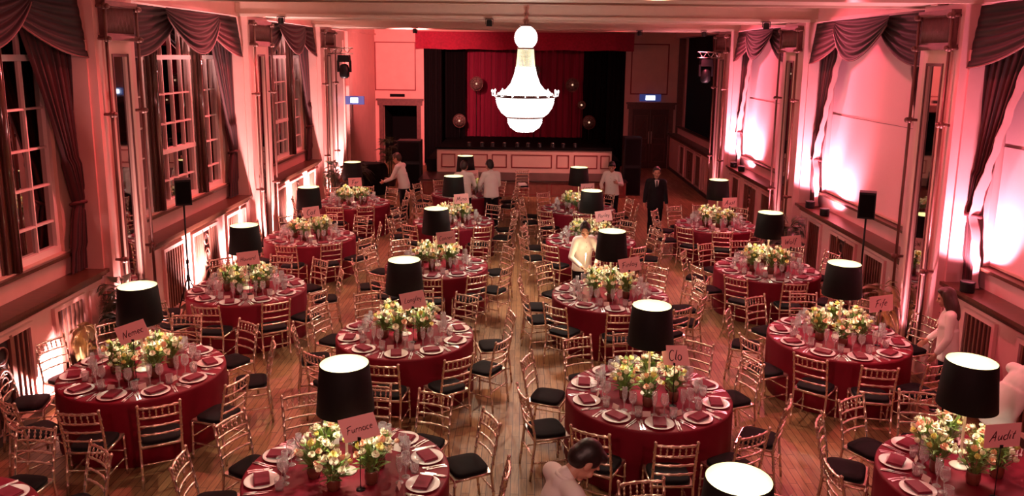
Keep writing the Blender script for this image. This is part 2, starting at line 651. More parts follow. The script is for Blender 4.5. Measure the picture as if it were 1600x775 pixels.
# ------------------------------------------------------------------ dado and windows
def grille(mb_f, mb_b, mb_k, s, y0, y1, z0=.16, z1=1.22, oval=False):
    X = lambda x0, x1, a, b, c, d, mb: mb.bx(s * x0, s * x1, a, b, c, d)
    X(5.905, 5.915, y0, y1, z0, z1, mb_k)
    for (a, b, c, d) in ((y0 - .03, y0 + .03, z0 - .03, z1 + .03), (y1 - .03, y1 + .03, z0 - .03, z1 + .03), (y0 + .03, y1 - .03, z0 - .03, z0 + .03), (y0 + .03, y1 - .03, z1 - .03, z1 + .03)):
        X(5.875, 5.92, a, b, c, d, mb_f)
    n = max(5, int((y1 - y0) / .085))
    mid = (y0 + y1) / 2
    for k in range(1, n):
        y = y0 + (y1 - y0) * k / n
        if oval and abs(y - mid) < .17:
            continue
        mb_b.bx(s * 5.88, s * 5.905, y - .016, y + .016, z0, z1)
    if oval:
        for dy in (-.17, .17):
            mb_b.bx(s * 5.87, s * 5.905, mid + dy - .02, mid + dy + .02, z0, z1)
        zc = (z0 + z1) / 2
        mb_b.tube([(s * 5.885, mid + .12 * cos(q * pi / 8), zc + .17 * sin(q * pi / 8)) for q in range(16)], .02, 6, closed=True)
        mb_b.tube([(s * 5.885, mid + .06 * cos(q * pi / 6), zc + .09 * sin(q * pi / 6)) for q in range(12)], .014, 6, closed=True)
        for zz in (zc - .34, zc + .34):
            mb_b.tube([(s * 5.885, mid + .1 * cos(q * pi / 6), zz + .1 * sin(q * pi / 6)) for q in range(12)], .014, 6, closed=True)


def dado(idx, s, y0, y1, c):
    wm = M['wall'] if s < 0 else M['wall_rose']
    X = lambda x0, x1, a, b, c_, d, mb: mb.bx(s * x0, s * x1, a, b, c_, d)
    o = empty(f'trim_{20 + idx}', (0, 0, 0), f'panelled dado with radiator grilles below {SIDE[s]} window bay {["nearest the camera", "after the first pier", "after the second pier", "beside the stage"][idx % 4]}', 'dado', kind='structure')
    b = MB()
    X(5.92, 6.42, y0, y1, 0, 1.36, b)
    X(6.20, 6.42, y0, y1, 1.36, 1.73, b)
    for yy in (c - 2.1, c + 2.1):
        if y0 + .1 < yy < y1 - .1:
            for (p, q, r_, t) in ((yy - .15, yy - .13, .18, 1.2), (yy + .13, yy + .15, .18, 1.2), (yy - .15, yy + .15, .16, .18), (yy - .15, yy + .15, 1.2, 1.22)):
                X(5.90, 5.92, p, q, r_, t, b)
    link('dado_panel', b.mesh('dado_panel', wm), o)
    l = MB()
    X(5.80, 6.42, y0, y1, 1.40, 1.45, l)
    X(5.85, 6.42, y0, y1, 1.36, 1.40, l)
    X(5.89, 6.42, y0, y1, 1.31, 1.36, l)
    X(6.14, 6.30, y0, y1, 1.70, 1.745, l)
    link('ledge', l.mesh('ledge', M['wood']), o)
    k = MB()
    X(5.89, 5.92, y0, y1, 0, .11, k)
    link('skirting', k.mesh('skirting', M['skirting']), o)
    for (a, d, ov) in ((c - 1.65, c - .92, False), (c - .52, c + .62, True), (c + 1.12, c + 1.78, False)):
        if a < y0 or d > y1:
            continue
        f_, b_, k_ = MB(), MB(), MB()
        grille(f_, b_, k_, s, a, d, oval=ov)
        g = link('radiator_grille', b_.mesh('grille_bars', M['grille']), o)
        link('grille_frame', f_.mesh('grille_frame', wm), g)
        link('grille_back', k_.mesh('grille_back', M['grille_back']), g)


def window_left(idx, c):
    s = -1
    X = lambda x0, x1, a, b, c_, d, mb: mb.bx(s * x0, s * x1, a, b, c_, d)
    o = empty(f'window_{idx}', (0, 0, 0), ['night dark sash window nearest the camera on the left wall', 'night dark sash window between first and second left piers', 'night dark sash window between second and third left piers'][idx - 1], 'window', kind='structure')
    zb, zt = 1.76, 5.2
    fr = MB()
    lights = ((c - 2.0, c - 1.08, 2), (c - .74, c + .78, 4), (c + 1.12, c + 2.02, 2))
    X(6.24, 6.42, c - 2.37, c - 2.0, zb - .04, zt, fr)
    X(6.24, 6.42, c + 2.02, c + 2.37, zb - .04, zt, fr)
    X(6.2, 6.42, c - 2.3, c + 2.3, zb - .05, zb - .001, fr)
    link('window_frame', fr.mesh('window_frame', M['frame']), o)
    for (p, q) in ((c - 1.08, c - .74), (c + .78, c + 1.12)):
        ml = MB()
        X(6.22, 6.42, p + .04, q - .04, zb, zt, ml)
        ml.tube([(s * 6.2, (p + q) / 2, zb), (s * 6.2, (p + q) / 2, zt)], .055, 10)
        X(6.26, 6.42, p, q, zb, zt, ml)
        link('mullion', ml.mesh('mullion', M['mullion']), o)
    for (p, q, n) in lights:
        sa = MB()
        zm = 3.35 if n == 4 else 9
        X(6.29, 6.36, p, p + .07, zb, zt, sa)
        X(6.29, 6.36, q - .07, q, zb, zt, sa)
        X(6.284, 6.36, p, q, zb, zb + .09, sa)
        X(6.28, 6.36, p, q, 4.32, 4.40, sa)
        if n == 4:
            X(6.28, 6.36, p, q, 2.68, 2.76, sa)
        for k in range(1, n):
            y = p + (q - p) * k / n
            X(6.31, 6.36, y - .012, y + .012, zb, zt, sa)
        for z in (2.2, 2.7, 3.2, 3.72):
            X(6.312, 6.36, p, q, z - .014, z + .014, sa)
        sash = link('sash', sa.mesh('sash', M['sash']), o)
        g = MB()
        X(6.345, 6.37, p + .03, q - .03, zb + .02, zt, g)
        link('pane', g.mesh('pane', M['night']), sash)


def blind_right(idx, c, label):
    s = 1
    X = lambda x0, x1, a, b, c_, d, mb: mb.bx(s * x0, s * x1, a, b, c_, d)
    o = empty(f'window_{idx}', (0, 0, 0), label[0], 'window', kind='structure')
    fr = MB()
    X(6.2, 6.42, c - 2.37, c - 2.02, 1.72, 5.2, fr)
    X(6.2, 6.42, c + 2.02, c + 2.37, 1.72, 5.2, fr)
    link('window_frame', fr.mesh('window_frame', M['wall_rose']), o)
    g = MB()
    X(6.40, 6.415, c - 2.0, c + 2.0, 1.74, 5.2, g)
    link('pane', g.mesh('pane', M['night']), o)
    b = empty('roller_blind', (6.3, c, 1.76), label[1], 'blind', 'canvas blinds over the right windows')

    def f(u, v):
        return (.012 * sin(u * 23) * (.4 + v) + .02 * sin(u * 5 + 1), -2.0 + 4.0 * u, 3.42 * (1 - v))
    link('blind_cloth', MB().grid(f, 60, 12).mesh('blind_cloth', M['blind']), b)
    link('blind_seam', MB().tube([(f(k / 60, .53)[0] - .004, f(k / 60, .53)[1], 1.605) for k in range(61)], .005, 5).mesh('blind_seam', M['trimwood']), b)
    link('bottom_bar', MB().bx(-.03, .01, -1.98, 1.98, 0, .03).mesh('bottom_bar', M['frame']), b)


for s in (-1, 1):
    off = 0 if s < 0 else 4
    for i, c in enumerate(BAYS):
        y0 = 5.2 if i == 0 else PIERS[i - 1][1]
        y1 = PIERS[i][0]
        dado(i + off, s, y0, y1, c)
for i, c in enumerate(BAYS):
    window_left(i + 1, c)
BL = [('tall window nearest the camera on the right wall', 'glowing pink blind nearest the camera on the right wall'),
      ('tall window between first and second right piers', 'glowing pink blind between the first and second right piers'),
      ('tall window between second and third right piers', 'glowing pink blind between the second and third right piers')]
for i, c in enumerate(BAYS):
    blind_right(i + 4, c, BL[i])

# the far bay beside the stage
dado(7, 1, 23.7, 31.8, 27.6)
fb = MB().bx(6.30, 6.42, 24.3, 30.8, 1.76, 5.2)
struct('window_7', fb, M['black'], 'blacked out window of the far right bay beside the stage')
fp = empty('trim_40', (0, 0, 0), 'plain pink wall panel beyond the third left pier', 'wall panel', kind='structure')
b = MB().bx(-6.42, -6.0, 23.7, 31.8, 0, 5.2).bx(-6.0, -5.9, 26.6, 27.2, 0, 5.2).bx(-6.0, -5.96, 23.9, 26.4, .2, .3).bx(-6.0, -5.96, 24.0, 24.1, .3, 4.9).bx(-6.0, -5.96, 26.2, 26.3, .3, 4.9)
link('panel_body', b.mesh('panel_body', M['wall']), fp)
link('panel_skirting', MB().bx(-6.0, -5.97, 23.7, 31.8, 0, .16).mesh('panel_skirting', M['skirting']), fp)


# ------------------------------------------------------------------ curtains
def curtain(s, yo, dirn, label, grp, wt=1.05, lining=False):
    o = empty('curtain', (s * 6.17, yo, 1.47), label, 'curtain', grp)
    zt, zti = 3.68, .92   # relative to 1.47 : top 5.15, tie 2.39

    def wid(z):
        if z > zti:
            t = (zt - z) / (zt - zti)
            return .17 + (wt - .17) * (1 - t) ** 1.15
        t = (zti - z) / zti
        return .17 + .24 * t ** .7

    def f(u, v, a=0, b=1):
        z = zt * (1 - v)
        w = wid(z)
        uu = a + (b - a) * u
        amp = .045 + .03 * (w < .35)
        return (-s * (.02 + amp * sin(uu * 2 * pi * 6.5) * (1 if z > zti else .8) + .05), dirn * (.02 + uu * w), z)
    link('curtain_cloth', MB().grid(f, 64, 40).mesh('curtain_cloth', M['curtain']), o)
    if lining:
        def g(u, v):
            p = f(.955 + .065 * u, v)
            return (p[0] - s * .02 - s * .02 * sin(u * pi) - s * .012 * sin(v * 60), p[1], p[2])
        link('curtain_lining', MB().grid(g, 8, 40).mesh('curtain_lining', M['lining']), o)
    t = MB()
    t.tube([(-s * (.06 + .085 * cos(q * pi / 8)), dirn * (.10 + .115 * sin(q * pi / 8)), zti + .03 * sin(q * pi / 8 + 1)) for q in range(16)], .028, 6, closed=True)
    link('tie_back', t.mesh('tie_back', M['curtain']), o)


M['swag'] = stripemat('swag_fold_lights', (.034, .004, .006), (.009, .001, .002), 4, axis=1, sheen=0)  # paler stripes paint the light lines along the folds
M['fringe'] = mat('swag_fringe', (.15, .045, .042), .6)


def valance(s, c, label):
    o = empty('swag_valance', (s * 5.95, c, 5.17), label, 'valance', 'swagged valances over the windows')

    def sw(a, b, D, shape, off, eg=0):
        def f(u, v):
            sh = shape(u)
            z = -v * D * sh - .02 * v
            x = -s * (off + .10 * v * sh + (.030 * abs(sin(v * pi * 5.5 + .8 * u)) ** .8 + .012 * sin(v * pi * 11)) * min(1, .15 + sh) * (1 if not eg else min(1, .06 + 4 * (u if eg < 0 else 1 - u))))
            return (x, a + (b - a) * u, z)
        p = link('swag', MB().grid(f, 30, 44).mesh('swag', M['swag']), o)
        pts = [f(k / 24, 1) for k in range(25)]
        link('fringe', MB().tube(pts, .012, 6).mesh('fringe', M['fringe']), p)
    ss = lambda u: sin(pi * (.04 + .92 * u)) ** .8
    sw(-2.34, -.45, .78, lambda u: max(.02, cos(pi / 2 * u)) ** .75, .0, -1)
    sw(.45, 2.34, .78, lambda u: max(.02, cos(pi / 2 * (1 - u))) ** .75, .0, 1)
    sw(-1.12, 1.12, .72, ss, .10)


for s in (-1, 1):
    for i, c in enumerate(BAYS):
        where = ['nearest the camera', 'between the first and second piers', 'between the second and third piers'][i]
        grp = f'maroon curtains along the {SIDE[s]} wall'
        valance(s, c, f'maroon swags over the {SIDE[s]} window {where}')
        curtain(s, c - 2.33, 1, f'maroon tied curtain, near side of {SIDE[s]} window {where}', grp, .95, s > 0)
        curtain(s, c + 2.33, -1, f'maroon tied curtain, far side of {SIDE[s]} window {where}', grp, 1.25, s > 0)
curtain(1, 25.0, 1, 'dark curtain beside the blacked out far right window', 'maroon curtains along the right wall', .9)

# ================================================================== STAGE
st = empty('stage', (0, 0, 0), 'low stage with pink panelled front below the red curtain', 'stage', kind='structure')
w = MB().bx(-3.3, 3.3, 24.8, 32.1, 0, .5)
link('stage_base', w.mesh('stage_base', M['wainscot']), st)
wl = MB()
for k in range(8):
    x = -3.25 + k * .82
    outline(wl, x + .06, x + .76, .07, .44, 24.8, .025, .015)
link('wainscot_beading', wl.mesh('wainscot_beading', M['redline']), st)
link('stage_lip', MB().bx(-3.34, 3.34, 24.74, 26.45, .5, .54).mesh('stage_lip', M['skirting']), st)
link('stage_front', MB().bx(-2.93, 3.0, 26.45, 26.6, .54, 1.32).mesh('stage_front', M['panelpink']), st)
cap = MB().bx(-2.97, 3.04, 26.38, 26.75, 1.32, 1.39)
link('front_rail', cap.mesh('front_rail', M['black']), st)
pl = MB()
for (a, b) in ((-2.78, -2.3), (-2.12, -1.2), (-1.06, -.55), (-.40, .98), (1.13, 1.56), (1.72, 2.52), (2.62, 2.93)):
    outline(pl, a, b, .70, 1.16, 26.45, .035, .02)
link('front_beading', pl.mesh('front_beading', M['redline']), st)
link('stage_deck', MB().bx(-3.3, 3.3, 26.6, 35.3, .54, .95).mesh('stage_deck', M['black']), st)

sb = MB().bx(-4.05, -4.0, 32.1, 35.4, 0, 5.2).bx(4.0, 4.05, 32.1, 35.4, 0, 5.2).bx(-4.05, 4.05, 35.3, 35.4, 0, 5.2).bx(-4.05, 4.05, 32.1, 35.4, 5.1, 5.2)
struct('wall_stage', sb, M['black'], 'black walls of the recess behind the stage opening')


def drape(name, x0, x1, z0, z1, y, n, amp, m, label, cat):
    def f(u, v):
        return (x0 + (x1 - x0) * u, y + amp * sin(u * 2 * pi * n + sin(v * 2) * .4) + amp * .4 * sin(u * 2 * pi * n * 2.3), z1 + (z0 - z1) * v)
    o = link(name, MB().grid(f, int(n * 10), 8).mesh(name, m))
    return tag(o, label, cat)


drape('stage_curtain', -2.65, 2.65, .96, 5.0, 34.3, 17, .06, M['stage_red'], 'crimson pleated curtain hanging at the back of the stage', 'curtain')
drape('stage_leg_drape', -4.0, -2.5, .96, 5.0, 33.6, 6, .05, M['black'], 'black leg drape left of the crimson stage curtain', 'curtain')
drape('stage_leg_drape', 2.5, 4.0, .96, 5.0, 33.6, 6, .05, M['black'], 'black leg drape right of the crimson stage curtain', 'curtain')
drape('stage_leg_drape', -4.02, -3.3, .1, 4.8, 31.7, 4, .04, M['black'], 'black tab drape along the left edge of the stage opening', 'curtain')
drape('stage_leg_drape', 3.3, 4.02, .1, 4.8, 31.7, 4, .04, M['black'], 'black tab drape along the right edge of the stage opening', 'curtain')
pm = empty('stage_pelmet', (0, 31.35, 4.68), 'deep red velvet pelmet across the top of the stage opening', 'pelmet')


def f(u, v):
    return (-4.28 + 8.54 * u, .04 * sin(u * 60) * (.3 + v), .66 * (1 - v) + .015 * sin(u * 30) * v)


link('pelmet_cloth', MB().grid(f, 160, 6).mesh('pelmet_cloth', M['pelmet']), pm)
link('pelmet_board', MB().bx(-4.3, 4.28, .05, .4, .60, .68).mesh('pelmet_board', M['pelmet']), pm)
link('pelmet_return', MB().bx(-4.3, -4.26, 0, .4, 0, .68).bx(4.24, 4.28, 0, .4, 0, .68).mesh('pelmet_return', M['pelmet']), pm)

# footlights along the stage rail
for k in range(10):
    x = -1.84 + k * .40 + (.04 if k % 3 == 1 else 0)
    o = empty('footlight', (x, 26.56, 1.39), f'small black footlight on the stage rail, {["first", "second", "third", "fourth", "fifth", "sixth", "seventh", "eighth", "ninth", "tenth"][k]} from the left', 'footlight', 'footlights along the stage rail')
    link('footlight_body', MB().lathe([(.07, 0), (.075, .03), (.06, .05), (.075, .14), (.07, .15)], 12).mesh('fb', M['blackplastic']), o)
    link('footlight_lens', MB().lathe([(.06, .15), (.05, .165), (0, .17)], 12).mesh('fl', M['chrome']), o)

# round filament lamps on stage
for (x, y, z, r_, lab) in ((-2.0, 33.2, 3.28, .27, 'round filament stage lamp high left of the chandelier'), (2.02, 33.2, 3.28, .27, 'round filament stage lamp high right of the chandelier'),
                           (-2.72, 33.2, 1.72, .26, 'round amber stage lamp low at the left of the stage'), (2.76, 33.2, 1.72, .26, 'round amber stage lamp low at the right of the stage'),
                           (2.42, 33.2, 2.45, .16, 'small dim round lamp midway up the right stage edge'), (.42, 33.2, 3.85, .24, 'round filament lamp half hidden behind the chandelier')):
    o = empty('stage_lamp', (x, y, z), lab, 'stage lamp')
    link('lamp_rim', MB().tube([(r_ * cos(q * pi / 12), 0, r_ * sin(q * pi / 12) * 1.08) for q in range(24)], .022, 6, closed=True).mesh('lr', M['brass']), o)
    sp = MB()
    for q in range(8):
        sp.tube([(0, -.04, 0), (r_ * cos(q * pi / 4), 0, r_ * sin(q * pi / 4))], .008, 5)
    for rr in (.4, .7):
        sp.tube([(r_ * rr * cos(q * pi / 10), -.02, r_ * rr * sin(q * pi / 10)) for q in range(20)], .008, 5, closed=True)
    link('lamp_cage', sp.mesh('lc', M['brass']), o)
    link('lamp_dish', MB().xf(lambda v: v).lathe([(r_ * .95, 0), (r_ * .7, -.05), (0, -.09)], 20).xf(lambda v: Vector((v.x, .05 - v.z, v.y))).mesh('ld', M['lens']), o)
    link('filament', MB().ell((0, -.03, 0), .04, 8, 6).mesh('fi', emis('filament', (1, .62, .4), .9)), o)
    link('lamp_stand', MB().tube([(0, .08, -r_), (0, .08, -z + .96)], .018, 6).mesh('ls', M['blackmetal']), o)

# loudspeaker stacks either side of the stage
for (x, wd, zs, lab) in ((-3.72, .75, (.98, .72), 'left'), (3.55, .55, (.95, .95), 'right')):
    z = 0
    for k, h in enumerate(zs):
        o = empty('loudspeaker', (x, 25.6, z + .002), f'black loudspeaker cabinet {["at the bottom", "on top"][k]} of the stack {lab} of stage', 'loudspeaker', 'loudspeaker stacks beside the stage')
        link('cabinet', MB().bx(-wd / 2, wd / 2, -.3, .3, 0, h).mesh('cab', M['blackplastic']), o)
        link('speaker_grille', MB().bx(-wd / 2 + .04, wd / 2 - .04, -.315, -.3, .05, h - .05).mesh('spg', M['black']), o)
        z += h
tb = empty('draped_table', (-5.0, 25.0, 0), 'black draped service table in the dark far left corner', 'table')
link('table_drape', MB().grid(lambda u, v: ((.62 + .03 * sin(u * 60)) * (1 if v < .99 else 1) * cos(u * 2 * pi) * (min(1, v * 3) ** .2), (.42 + .02 * sin(u * 50)) * sin(u * 2 * pi) * (min(1, v * 3) ** .2), 1.0 if v < .15 else 1.0 * (1 - v) / .85 + .004), 80, 14).mesh('table_drape', M['black']), tb)

# ================================================================== CHANDELIER
CH = empty('chandelier', (.02, 14.0, 3.13), 'huge glowing crystal chandelier hanging over the centre of the hall', 'chandelier')


def strands(prof, n, m, bead=.014, step=.035):
    """vertical strings of beads over a surface of revolution"""
    mb = MB()
    # arc-length sampling
    pts = []
    for (a, b) in zip(prof, prof[1:]):
        L = sqrt((a[0] - b[0]) ** 2 + (a[1] - b[1]) ** 2)
        k = max(1, int(L / step))
        for i in range(k):
            t = i / k
            pts.append((a[0] + (b[0] - a[0]) * t, a[1] + (b[1] - a[1]) * t))
    for j in range(n):
        q = 2 * pi * j / n
        for (r_, z) in pts:
            c = Vector((r_ * cos(q), r_ * sin(q), z))
            b = bead
            vs = [c + Vector(d) * b for d in ((1, 0, 0), (0, 1, 0), (-1, 0, 0), (0, -1, 0), (0, 0, 1.3), (0, 0, -1.3))]
            mb._add(vs, [(0, 1, 4), (1, 2, 4), (2, 3, 4), (3, 0, 4), (1, 0, 5), (2, 1, 5), (3, 2, 5), (0, 3, 5)], False)
    return mb


globe = [(.19 * sin(R(a)), 1.64 - .19 * cos(R(a))) for a in range(10, 171, 10)]
link('crystal_globe', strands(globe, 40, None, .016, .028).ell((0, 0, 1.64), .175, 20, 12).mesh('crystal_globe', M['crystal']), CH)
neck = [(.135, 1.44), (.145, 1.30), (.165, 1.12)]
link('crystal_neck', strands(neck, 34, None, .012, .022).mesh('crystal_neck', M['crystal_dim']), CH)
skirt = [(.165, 1.12), (.19, 1.0), (.25, .84), (.33, .74), (.42, .68), (.51, .655)]
link('crystal_canopy', strands(skirt, 64, None, .016, .028).shell([(a - .02, b) for a, b in skirt], 40).mesh('crystal_canopy', M['crystal']), CH)
bowl = [(.51, .60), (.50, .52), (.47, .43), (.41, .34), (.32, .27)]
link('crystal_bowl', strands(bowl, 72, None, .017, .028).shell([(a - .02, b) for a, b in bowl], 40).mesh('crystal_bowl', M['crystal']), CH)
low = [(.30, .235), (.295, .16), (.25, .08), (.16, .02), (.05, 0)]
link('crystal_lower_bowl', strands(low, 48, None, .016, .028).shell([(max(0, a - .02), b + .01) for a, b in low], 40).mesh('crystal_lower_bowl', M['crystal']), CH)
rb = MB().shell([(.525, .655), (.535, .63), (.525, .605)], 48).shell([(.515, .655), (.515, .605)], 48)
rr = link('brass_ring', rb.mesh('brass_ring', M['trimwood']), CH)
for k in range(16):
    q = 2 * pi * k / 16
    cd = MB().tube([(.53 * cos(q), .53 * sin(q), .64), (.58 * cos(q), .58 * sin(q), .63), (.585 * cos(q), .585 * sin(q), .68)], .008, 5)
    cd.ell((.585 * cos(q), .585 * sin(q), .71), (.016, .016, .03), 8, 6)
    link('candle_bulb', cd.mesh('candle_bulb', M['crystal']), CH)
link('brass_collar', MB().lathe([(.13, 1.44), (.15, 1.445), (.15, 1.465), (.10, 1.475)], 24).lathe([(.325, .24), (.335, .25), (.325, .27)], 32).lathe([(.05, 1.83), (.11, 1.835), (.11, 1.855), (.03, 1.87)], 24).mesh('brass_collar', M['brass']), CH)
chn = MB()
z = 1.87
k = 0
while z < 2.74:
    pts = []
    for q in range(10):
        a = 2 * pi * q / 10
        dx, dz = .040 * cos(a), .045 * sin(a)
        pts.append((dx, 0, z + dz) if k % 2 else (0, dx, z + dz))
    chn.tube(pts, .014, 5, closed=True)
    z += .058
    k += 1
link('chain', chn.tube([(0, 0, 1.85), (0, 0, 2.75)], .03, 8).mesh('chain', M['frame']), CH)
link('ceiling_rose', MB().lathe([(.05, 2.66), (.16, 2.72), (.2, 2.765)], 24).mesh('ceiling_rose', M['ceiling']), CH)

# ================================================================== FIXTURES
# exit signs
for (loc, rz, lab) in (((5.05, 31.68, 2.86), 0, 'lit blue white exit sign above the dark double doors'), ((-5.66, 26.3, 2.93), 0, 'lit blue white exit sign projecting from the left wall')):
    o = empty('exit_sign', loc, lab, 'exit sign', rz=rz)
    wd = .3 if loc[0] > 0 else .2
    link('sign_box', MB().bx(-wd - .12, wd + .12, -.04, .06, -.14, .14).mesh('sb', M['exitgreen']), o)
    link('sign_panel', MB().bx(-wd * .62, wd * .62, -.055, -.04, -.085, .085).mesh('sp', M['exit']), o)
    if loc[0] < 0:
        link('sign_arm', MB().bx(-.33, -.25, -.01, .03, -.02, .02).mesh('sa', M['blackmetal']), o)

# moving heads on truss brackets at the third piers
for s in (-1, 1):
    X0 = s * 5.68
    o = empty('stage_light', (X0, 23.1, 4.1), f'black moving head light on truss bracket at third {SIDE[s]} pier', 'stage light', 'moving head lights on the third piers')
    t = MB()
    for (dx, dz) in ((0, .36), (0, .52)):
        t.tube([(0, -.1, dz), (-s * .75, -.5, dz)], .02, 6)
        t.tube([(0, .1, dz), (-s * .75, -.3, dz)], .02, 6)
    for k in range(6):
        a, b = k / 6, (k + 1) / 6
        t.tube([(-s * .75 * a, -.1 - .4 * a, .36 if k % 2 else .52), (-s * .75 * b, -.1 - .4 * b, .52 if k % 2 else .36)], .012, 5)
    link('truss_bracket', t.mesh('truss', M['chrome']), o)
    hx = -s * .5
    link('light_base', MB().box((hx, -.3, .22), (.34, .3, .2), taper=.9).mesh('lb', M['blackplastic']), o)
    link('light_yoke', MB().bx(hx - .2, hx - .15, -.36, -.24, -.16, .16).bx(hx + .15, hx + .2, -.36, -.24, -.16, .16).mesh('ly', M['blackplastic']), o)
    hd = link('light_head', MB().lathe([(.09, -.34), (.14, -.28), (.145, -.12), (.12, .02), (.06, .07)], 16, (hx, -.3, 0)).mesh('lh', M['blackplastic']), o)
    link('light_lens', MB().lathe([(.08, -.345), (0, -.335)], 16, (hx, -.3, 0)).mesh('ll', M['lens']), hd)


# floor uplights: a black can with a glowing lens, and the spot in it
UPC = {-1: (1.0, .58, .56), 1: (1.0, .36, .46)}


def uplight(s, x, y, z, aim, energy, label, size=70, col=None):
    o = empty('uplight', (s * x, y, z), label, 'uplight', 'LED uplights washing the walls')
    link('uplight_body', MB().lathe([(.085, 0), (.09, .02), (.09, .12), (.095, .14), (.085, .145)], 16).mesh('ub', M['blackplastic']), o)
    link('uplight_lens', MB().lathe([(.075, .135), (0, .14)], 16).mesh('ul', M['led']), o)
    spot('uplight_beam', (s * x, y, z + .17), aim, energy * (2.3 if s < 0 and size > 60 else 2.4 if s < 0 else 1), col or UPC[s], size, .8, .06)


UP_E = 800
for (y, lab) in ((9.15, 'first'), (13.62, 'second'), (15.42, 'third'), (19.3, 'fourth'), (21.1, 'fifth')):
    uplight(-1, 5.56, y, 0, (-6.2, y, 1.15), UP_E, f'small uplight against the left dado, {lab} from the camera', 110)
for k, (a, b) in enumerate(PIERS):
    c = (a + b) / 2
    for dy in (-.27, .27):
        uplight(-1, 5.52, c + dy, 0, (-5.85, c + dy, 2.4), UP_E * .55, f'uplight at foot of {NTH[k]} left pier, {"near" if dy < 0 else "far"} side of its mirror', 55)
    uplight(1, 5.50, c + .05, 0, (5.85, c, 2.6), UP_E * 1.0, f'uplight at the foot of the {NTH[k]} right pier', 60)
uplight(-1, 5.62, 25.3, 0, (-6.3, 25.3, 2.6), UP_E * 1.2, 'uplight washing the far left wall panel beyond the piers', 80)
for k, c in enumerate(BAYS):
    uplight(1, 5.90, c + 1.80, 1.45, (6.25, PIERS[k][0], 3.3), UP_E * .7, f'uplight on the ledge below {NTH[k]} right window, far end', 120)
    uplight(1, 5.90, c + (1.0 if k else -.3), 1.45, (6.6, c + (1.3 if k else .2), 2.6), UP_E * (.75 if k == 2 else .38 if k else .22), f'uplight on the ledge below the middle of {NTH[k]} right window', 150)

# par cans on the beams; nearest row unseen, added for the wash
PARC = (1.0, .15, .14)
par = []
PARS = [(-4.2, 10.48, 5.46, 'added left outer', 'nearest'), (-1.7, 10.48, 5.46, 'added left inner', 'nearest'), (1.7, 10.48, 5.46, 'right inner', 'nearest'), (4.2, 10.48, 5.46, 'right outer', 'nearest'),
        (-5.0, 16.38, 5.1, 'left', 'middle'), (-.73, 16.38, 5.1, 'central', 'middle'), (4.9, 16.38, 5.1, 'right', 'middle'),
        (-3.06, 22.24, 5.1, 'left', 'farthest'), (3.17, 22.24, 5.1, 'right inner', 'farthest'), (4.95, 22.24, 5.1, 'right outer', 'farthest')]
for (x, y, z, l1, l2) in PARS:
    o = empty('par_can', (x, y, z), f'{l1} small par can fixed to the {l2} ceiling beam', 'spotlight', 'par cans on the ceiling beams')
    link('can_body', MB().lathe([(.045, .07), (.06, .05), (.062, -.05), (.065, -.06)], 14).mesh('cb', M['blackmetal']), o)
    link('can_lens', MB().lathe([(.056, -.05), (0, -.045)], 14).mesh('cl', M['lens']), o)
    link('can_yoke', MB().bx(-.08, -.07, -.015, .015, -.02, .08).bx(.07, .08, -.015, .015, -.02, .08).bx(-.08, .08, -.015, .14, .08, .095).mesh('cy', M['blackmetal']), o)  # yoke holding the can to the beam
    par.append((x, y, z))
# lighting bar along the right of the middle beam
o = empty('lighting_bar', (4.6, 16.5, 5.75), 'thin pipe running under the ceiling near the second right pier', 'pipe')
link('bar_pipe', MB().tube([(-.9, 0, 0), (1.2, 0, 0)], .03, 8).mesh('bp', M['frame']), o)
# ================================================================== CHAIR PROTOTYPE
def turned(a, b, r=.0125, n=7, rings=5):
    """bamboo style turned rod with beaded rings"""
    a, b = Vector(a), Vector(b)
    pts, rr = [], []
    for k in range(rings):
        t = k / rings
        for (dt, f) in ((0.0, 1.0), (.42 / rings, .92), (.5 / rings, 1.55), (.58 / rings, .92)):
            pts.append(a.lerp(b, t + dt))
            rr.append(r * f)
    pts.append(b)
    rr.append(r)
    return pts, rr


def arc_rail(z, y0, bow, half, r, mb, n=9, beads=False):
    pts, rr = [], []
    N = n if not beads else 17
    for k in range(N):
        u = -1 + 2 * k / (N - 1)
        pts.append((half * u, y0 - bow * (1 - u * u), z))
        rr.append(r * (1.5 if beads and k % 4 == 2 else 1))
    mb.tube(pts, rr, 6)


def post_y(z):
    return -.185 - .085 * max(0, (z - .45) / .47) ** 1.3


